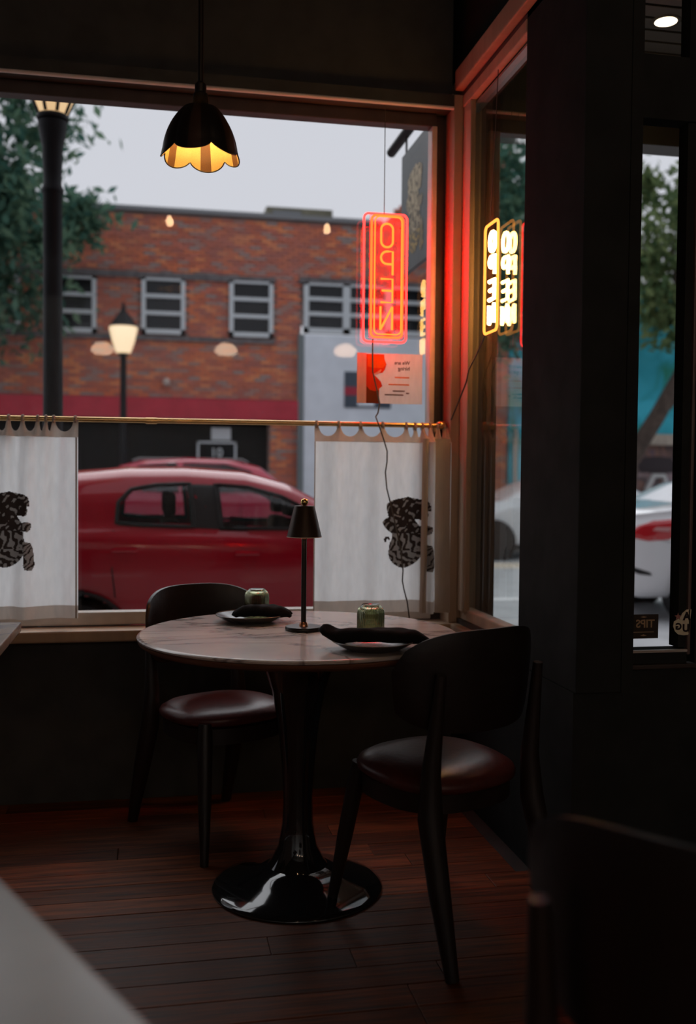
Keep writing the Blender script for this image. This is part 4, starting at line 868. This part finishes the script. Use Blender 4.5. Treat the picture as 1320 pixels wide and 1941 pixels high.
# --- cars
def car(name, label, loc, flip, Lc, Wc, prof, belt, zbot, paint, winpoly, wheels, wr_, extras, wroof=.62):
    """body built along +x (nose at +x), wheels on z=0, near side is -y. prof: (x,z) top line; belt: (x,z); winpoly: list of side-window polygons (x,z)"""
    root = empty(name, loc, label, 'car')
    if flip: root.rotation_euler.z = PI
    px_ = [p[0] for p in prof]; pz_ = [p[1] for p in prof]; bx_ = [p[0] for p in belt]; bz_ = [p[1] for p in belt]
    top = lambda x: float(np.interp(x, px_, pz_)); bel = lambda x: float(np.interp(x, bx_, bz_))
    x0, x1 = px_[0], px_[-1]; hw = Wc/2
    def wid(x):
        a = (x-x0)/(x1-x0); e = min(a, 1-a)*Lc; return hw*(1-.28*max(0, 1-e/.45)**2.2-.03*max(0, 1-e/1.2))
    def zb(x):
        a = min(x-x0, x1-x); return zbot+.14*max(0, 1-a/.35)**2
    def section(x):
        w_, t, b_ = wid(x), top(x), min(bel(x), top(x)-.05); lo = zb(x); up_ = max(0, t-b_); wr2 = w_*.93-.26*min(1, up_/.5)*wroof
        return [(w_*.86, lo), (w_*.945, lo+.06), (w_*.965, lo+.20), (w_*.972, lo+(b_-lo)*.5), (w_*1.0, b_-.13), (w_*.985, b_-.055), (w_*.93, b_), ((w_*.93+wr2)/2+.012, b_+up_*.5), (wr2, t-.075*min(1, up_/.2)), (wr2*.82, t-.022*min(1, up_/.2)), (wr2*.45, t-.004), (0, t)]
    def ys(x, z):
        s_ = section(x); zs_ = [p[1] for p in s_[:10]]; return float(np.interp(z, zs_, [p[0] for p in s_[:10]]))
    st = np.linspace(x0, x1, int(Lc/.03)); V, F = [], []
    # refine sections vertically
    def fine(x):
        s_ = section(x); out = []
        for (ya, za), (yb, zb_) in zip(s_[:-1], s_[1:]):
            n = 4 if zb_-za > .12 else 2
            out += [(ya+(yb-ya)*k/n, za+(zb_-za)*k/n) for k in range(n)]
        return out+[s_[-1]]
    S = [fine(x) for x in st]; nn = min(len(s_) for s_ in S)
    def resample(s_):
        s_ = np.array(s_); d = np.r_[0, np.cumsum(np.hypot(*np.diff(s_, axis=0).T))]; q = np.linspace(0, d[-1], 44); return np.c_[np.interp(q, d, s_[:, 0]), np.interp(q, d, s_[:, 1])]
    S = [resample(s_) for s_ in S]
    nv_ = 44; ring = 2*nv_-1
    for x, s_ in zip(st, S):
        V += [(x, -a, c) for a, c in s_]+[(x, a, c) for a, c in s_[-2::-1]]
    for i in range(len(st)-1):
        for j in range(ring-1):
            ids = (i*ring+j, (i+1)*ring+j, (i+1)*ring+j+1, i*ring+j+1)
            cx = sum(V[q][0] for q in ids)/4; cy = sum(V[q][1] for q in ids)/4; cz = sum(V[q][2] for q in ids)/4
            if abs(cy) > .3 and any(math.hypot(cx-wx, cz-wr_) < wr_*1.18 for wx in wheels): continue
            if any(in_poly(pg, np.array([cx]), np.array([cz]))[0] for pg in winpoly) and abs(cy) > .42: continue
            F.append(ids)
        F.append((i*ring, i*ring+ring-1, (i+1)*ring+ring-1, (i+1)*ring))
    F.append(tuple(range(ring))); F.append(tuple((len(st)-1)*ring+k for k in reversed(range(ring))))
    me = bpy.data.meshes.new('body'); me.from_pydata(V, [], F); me.materials.append(paint); link('body', me, root, smooth=50)
    # cabin, seats
    a, b_ = winpoly[0][0][0], max(p[0] for pg in winpoly for p in pg)
    MB().box(a-.1, b_-.05, -hw*.86, hw*.86, .25, bel((a+b_)/2)-.09).build('cabin', CARDARK, root, bevel=.04)
    for sx in (a+.35, a+1.2):
        for sy in (-.36, .36):
            o = MB().box(sx-.06, sx+.06, sy-.2, sy+.2, .7, 1.12).build('seat', CARDARK, root, bevel=.04)
            MB().box(sx-.05, sx+.04, sy-.12, sy+.12, 1.14, 1.30).build('headrest', CARDARK, o, bevel=.03)
    # side glass with a black surround
    for pg in winpoly:
        for sy in (-1, 1):
            n = len(pg); c0 = np.mean(pg, axis=0)
            dense = []
            for (xa, za), (xb, zb_) in zip(pg, pg[1:]+pg[:1]): dense += [(xa+(xb-xa)*k/6, za+(zb_-za)*k/6) for k in range(6)]
            P = [[(c0[0]+(x-c0[0])*q, 0, c0[1]+(z-c0[1])*q) for q in (.02, .35, .7, 1.03)] for x, z in dense]
            P = [[(x, sy*(ys(x, z)+.001), z) for x, _, z in r_] for r_ in P]
            w_ = MB().grid(P, close_u=True).build('side_window', CARGLASS, root, smooth=60)
            MB().tube([(x, sy*(ys(x, z)+.002), z) for x, z in [(c0[0]+(x-c0[0])*1.02, c0[1]+(z-c0[1])*1.02) for x, z in dense]], .014, 6, closed=True).build('window_seal', CARDARK, w_, smooth=60)
    for wx in wheels:
        for sy in (-1, 1):
            yc = sy*(wid(wx)-.11)
            w_ = MB().lathe([(wr_*.62, -.1), (wr_*.92, -.1), (wr_, -.06), (wr_, .06), (wr_*.92, .1), (wr_*.62, .1)], 40).build('wheel', RUBBER, root, smooth=40, loc=(wx, yc, wr_)); w_.rotation_euler = (PI/2, 0, 0)
            r_ = MB().lathe([(0, .07), (.05, .085), (wr_*.5, .07), (wr_*.62, .095), (wr_*.64, .07), (wr_*.6, -.05), (0, -.05)], 32)
            r_.build('hub', RIM, w_, smooth=40)
            MB().lathe([(0, -.16), (wr_*1.22, -.16), (wr_*1.22, .14), (wr_*1.16, .14)], 32, caps=False).build('wheel_well', CARDARK, root, loc=(wx, yc, wr_)).rotation_euler = (PI/2, 0, 0)
    extras(root, ys, section, wid, top, bel)
    return root
def strip_on(root, name, m_, ys, pts, r, sy=-1, off=.002): return MB().tube([(x, sy*(ys(x, z)+off), z) for x, z in pts], r, 6).build(name, m_, root, smooth=60)
def patch_on(root, name, m_, ys, poly, sy=-1, off=.004):
    c0 = np.mean(poly, axis=0); dense = []
    for (xa, za), (xb, zb_) in zip(poly, poly[1:]+poly[:1]): dense += [(xa+(xb-xa)*k/5, za+(zb_-za)*k/5) for k in range(5)]
    P = [[(c0[0]+(x-c0[0])*q, c0[1]+(z-c0[1])*q) for q in (.02, .4, .8, 1.0, 1.02)] for x, z in dense]
    return MB().grid([[(x, sy*(ys(x, z)+(off if k < 4 else -.01)), z) for k, (x, z) in enumerate(r_)] for r_ in P], close_u=True).build(name, m_, root, smooth=60)
# red hatchback, parked at the near curb, nose to the right.  local x = world x + .36 at rear wheel
def hatch_extras(root, ys, sec, wid, top, bel):
    for pts in ([(.82, .32), (.83, .6), (.82, 1.04)], [(.24, .62), (.22, .8), (.23, 1.06)], [(1.66, .32), (1.66, .6), (1.65, .98)], [(.40, .30), (1.8, .30)]): strip_on(root, 'door_seam', CARDARK, ys, pts, .004)
    for xx, zz_ in ((.30, .935), (1.10, .91)):
        MB().box(xx*0-.085, .085, -.012, .02, -.016, .016).build('door_handle', CARRED, root, bevel=.012, loc=(xx, -(ys(xx, zz_)+.022), zz_))
    patch_on(root, 'pillar_trim', CARDARK, ys, [(.73, 1.075), (.71, 1.365), (.92, 1.36), (.95, 1.065)], off=.003)
    patch_on(root, 'fuel_door', CARRED, ys, [(-.02, .86), (.12, .86), (.12, .93), (-.02, .93)], 1)
    m_ = MB().box(-.07, .07, -.09, .09, -.06, .07).build('mirror', CARDARK, root, bevel=.04, loc=(1.56, -(ys(1.56, 1.12)+.10), 1.15)); MB().box(-.03, .03, -.02, .12, -.03, .0).build('mirror_arm', CARDARK, m_)
    patch_on(root, 'tail_lamp', TAIL, ys, [(-.60, .80), (-.45, .82), (-.44, 1.0), (-.56, 1.02)])
    strip_on(root, 'body_crease', CARRED, ys, [(.9, .50), (1.3, .49), (1.8, .53)], .012, off=-.006)
car('parked_car', 'dark red hatchback parked right outside the front window', (-.47, 7.46, GZ), False, 3.6, 1.66,
    [(-.68, .62), (-.64, 1.0), (-.55, 1.20), (-.36, 1.38), (-.08, 1.45), (.3, 1.485), (.7, 1.49), (1.1, 1.465), (1.4, 1.39), (1.7, 1.24), (1.98, 1.06), (2.2, .98), (2.6, .88), (2.82, .76), (2.92, .55)],
    [(-.68, 1.08), (-.3, 1.09), (.3, 1.075), (1.0, 1.055), (1.7, 1.03), (2.2, .93), (2.92, .6)], .22, CARRED,
    [[(.25, 1.11), (.26, 1.24), (.34, 1.325), (.50, 1.355), (.72, 1.365), (.745, 1.085), (.4, 1.095)], [(.93, 1.075), (.90, 1.36), (1.12, 1.345), (1.34, 1.285), (1.53, 1.19), (1.66, 1.07)]],
    [0, 2.4], .30, hatch_extras)
def suv_extras(root, ys, sec, wid, top, bel):
    for sy in (-1, 1): MB().tube([(.0, sy*.48, 1.66), (.1, sy*.48, 1.70), (1.8, sy*.48, 1.70), (1.9, sy*.48, 1.65)], .02, 8).build('roof_rail', mat('rail_grey', (.2, .2, .2), .4), root, smooth=60)
    for xx in (.75, 1.75): strip_on(root, 'door_seam', CARDARK, ys, [(xx, .35), (xx, .98)], .005)
    patch_on(root, 'tail_lamp', TAIL, ys, [(-.66, .85), (-.5, .87), (-.5, 1.05), (-.62, 1.06)])
car('parked_car', 'cherry red sport utility car parked across the street, its roof above the hatchback', (-.30, 17.3, GZ), False, 4.3, 1.8,
    [(-.75, .6), (-.70, 1.1), (-.45, 1.40), (-.2, 1.60), (.2, 1.70), (.9, 1.74), (1.6, 1.72), (2.1, 1.60), (2.6, 1.22), (2.8, 1.12), (3.3, 1.0), (3.5, .85), (3.55, .6)],
    [(-.75, 1.12), (1, 1.10), (2.4, 1.08), (3.55, .8)], .26, CARRED2,
    [[(-.2, 1.2), (-.1, 1.42), (.1, 1.57), (.7, 1.62), (.72, 1.16)], [(.84, 1.16), (.84, 1.62), (1.5, 1.61), (1.9, 1.5), (2.2, 1.18)]], [0, 2.65], .34, suv_extras)
def sedan_extras(root, ys, sec, wid, top, bel):
    patch_on(root, 'tail_lamp', TAIL, ys, [(-.84, .88), (-.74, .965), (-.60, 1.015), (-.40, 1.03), (-.22, 1.0), (-.25, .90), (-.45, .83), (-.66, .815), (-.80, .845)])
    t = patch_on(root, 'tail_lamp_lens', TAILCLEAR, ys, [(-.62, .92), (-.58, .955), (-.42, .955), (-.44, .91)], off=.008)
    patch_on(root, 'bumper_reflector', CARDARK, ys, [(-.85, .53), (-.80, .56), (-.62, .50), (-.60, .47), (-.72, .48)])
    strip_on(root, 'bumper_seam', mat('seam_grey', (.35, .36, .38), .5), ys, [(-.95, .86), (-.6, .84), (-.4, .80)], .004)
    for xx in (.9, 1.9): strip_on(root, 'door_seam', mat('seam_grey'), ys, [(xx, .35), (xx, .95)], .004)
    MB().box(-.97, -.93, -.4, .4, .68, .80).build('licence_plate', WHITEPANEL, root, bevel=.005)
    o = MB().box(-.07, .07, -.09, .09, -.06, .07).build('mirror', CARWHITE, root, bevel=.04, loc=(2.1, -(ys(2.1, 1.0)+.08), 1.08))
SED = dict(prof=[(-.98, .6), (-.95, 1.0), (-.80, 1.13), (-.45, 1.165), (-.2, 1.20), (.25, 1.40), (.6, 1.49), (1.1, 1.51), (1.6, 1.47), (2.0, 1.30), (2.5, 1.06), (3.2, .98), (3.6, .82), (3.72, .55)],
           belt=[(-.98, 1.0), (-.4, 1.06), (.5, 1.05), (1.6, 1.02), (2.4, 1.0), (3.72, .6)])
car('parked_car', 'white sedan on the street at right, its red tail lamp in view', (5.50, 9.95, GZ), False, 4.7, 1.78, SED['prof'], SED['belt'], .24, CARWHITE,
    [[(.12, 1.12), (.35, 1.34), (.6, 1.42), (.98, 1.44), (1.0, 1.10)], [(1.1, 1.09), (1.1, 1.44), (1.55, 1.40), (1.9, 1.25), (2.15, 1.07)]], [0, 2.72], .32, sedan_extras)
def far_extras(root, ys, sec, wid, top, bel):
    strip_on(root, 'side_moulding', CARDARK, ys, [(-.9, .60), (1, .60), (3.5, .58)], .03, 1)
    strip_on(root, 'side_moulding', CARDARK, ys, [(-.9, .60), (1, .60), (3.5, .58)], .03, -1)
    strip_on(root, 'underbody_shade', CARDARK, ys, [(-.9, .27), (1, .25), (3.5, .28)], .05, 1); strip_on(root, 'underbody_shade', CARDARK, ys, [(-.9, .27), (1, .25), (3.5, .28)], .05, -1)  # dark tubes along the sills stand for the shadow under the car
    for sy in (-1, 1): MB().box(-.08, .08, -.09, .09, -.06, .07).build('mirror', CARDARK, root, bevel=.04, loc=(1.98, sy*(ys(1.98, 1.0)+.08), 1.08))
car('parked_car', 'white car parked across the street, seen through the narrow side window', (8.55, 17.3, GZ), True, 4.7, 1.78, SED['prof'], SED['belt'], .24, CARWHITE,
    [[(.12, 1.12), (.35, 1.34), (.6, 1.42), (.98, 1.44), (1.0, 1.10)], [(1.1, 1.09), (1.1, 1.44), (1.55, 1.40), (1.9, 1.25), (2.15, 1.07)]], [0, 2.72], .32, far_extras)
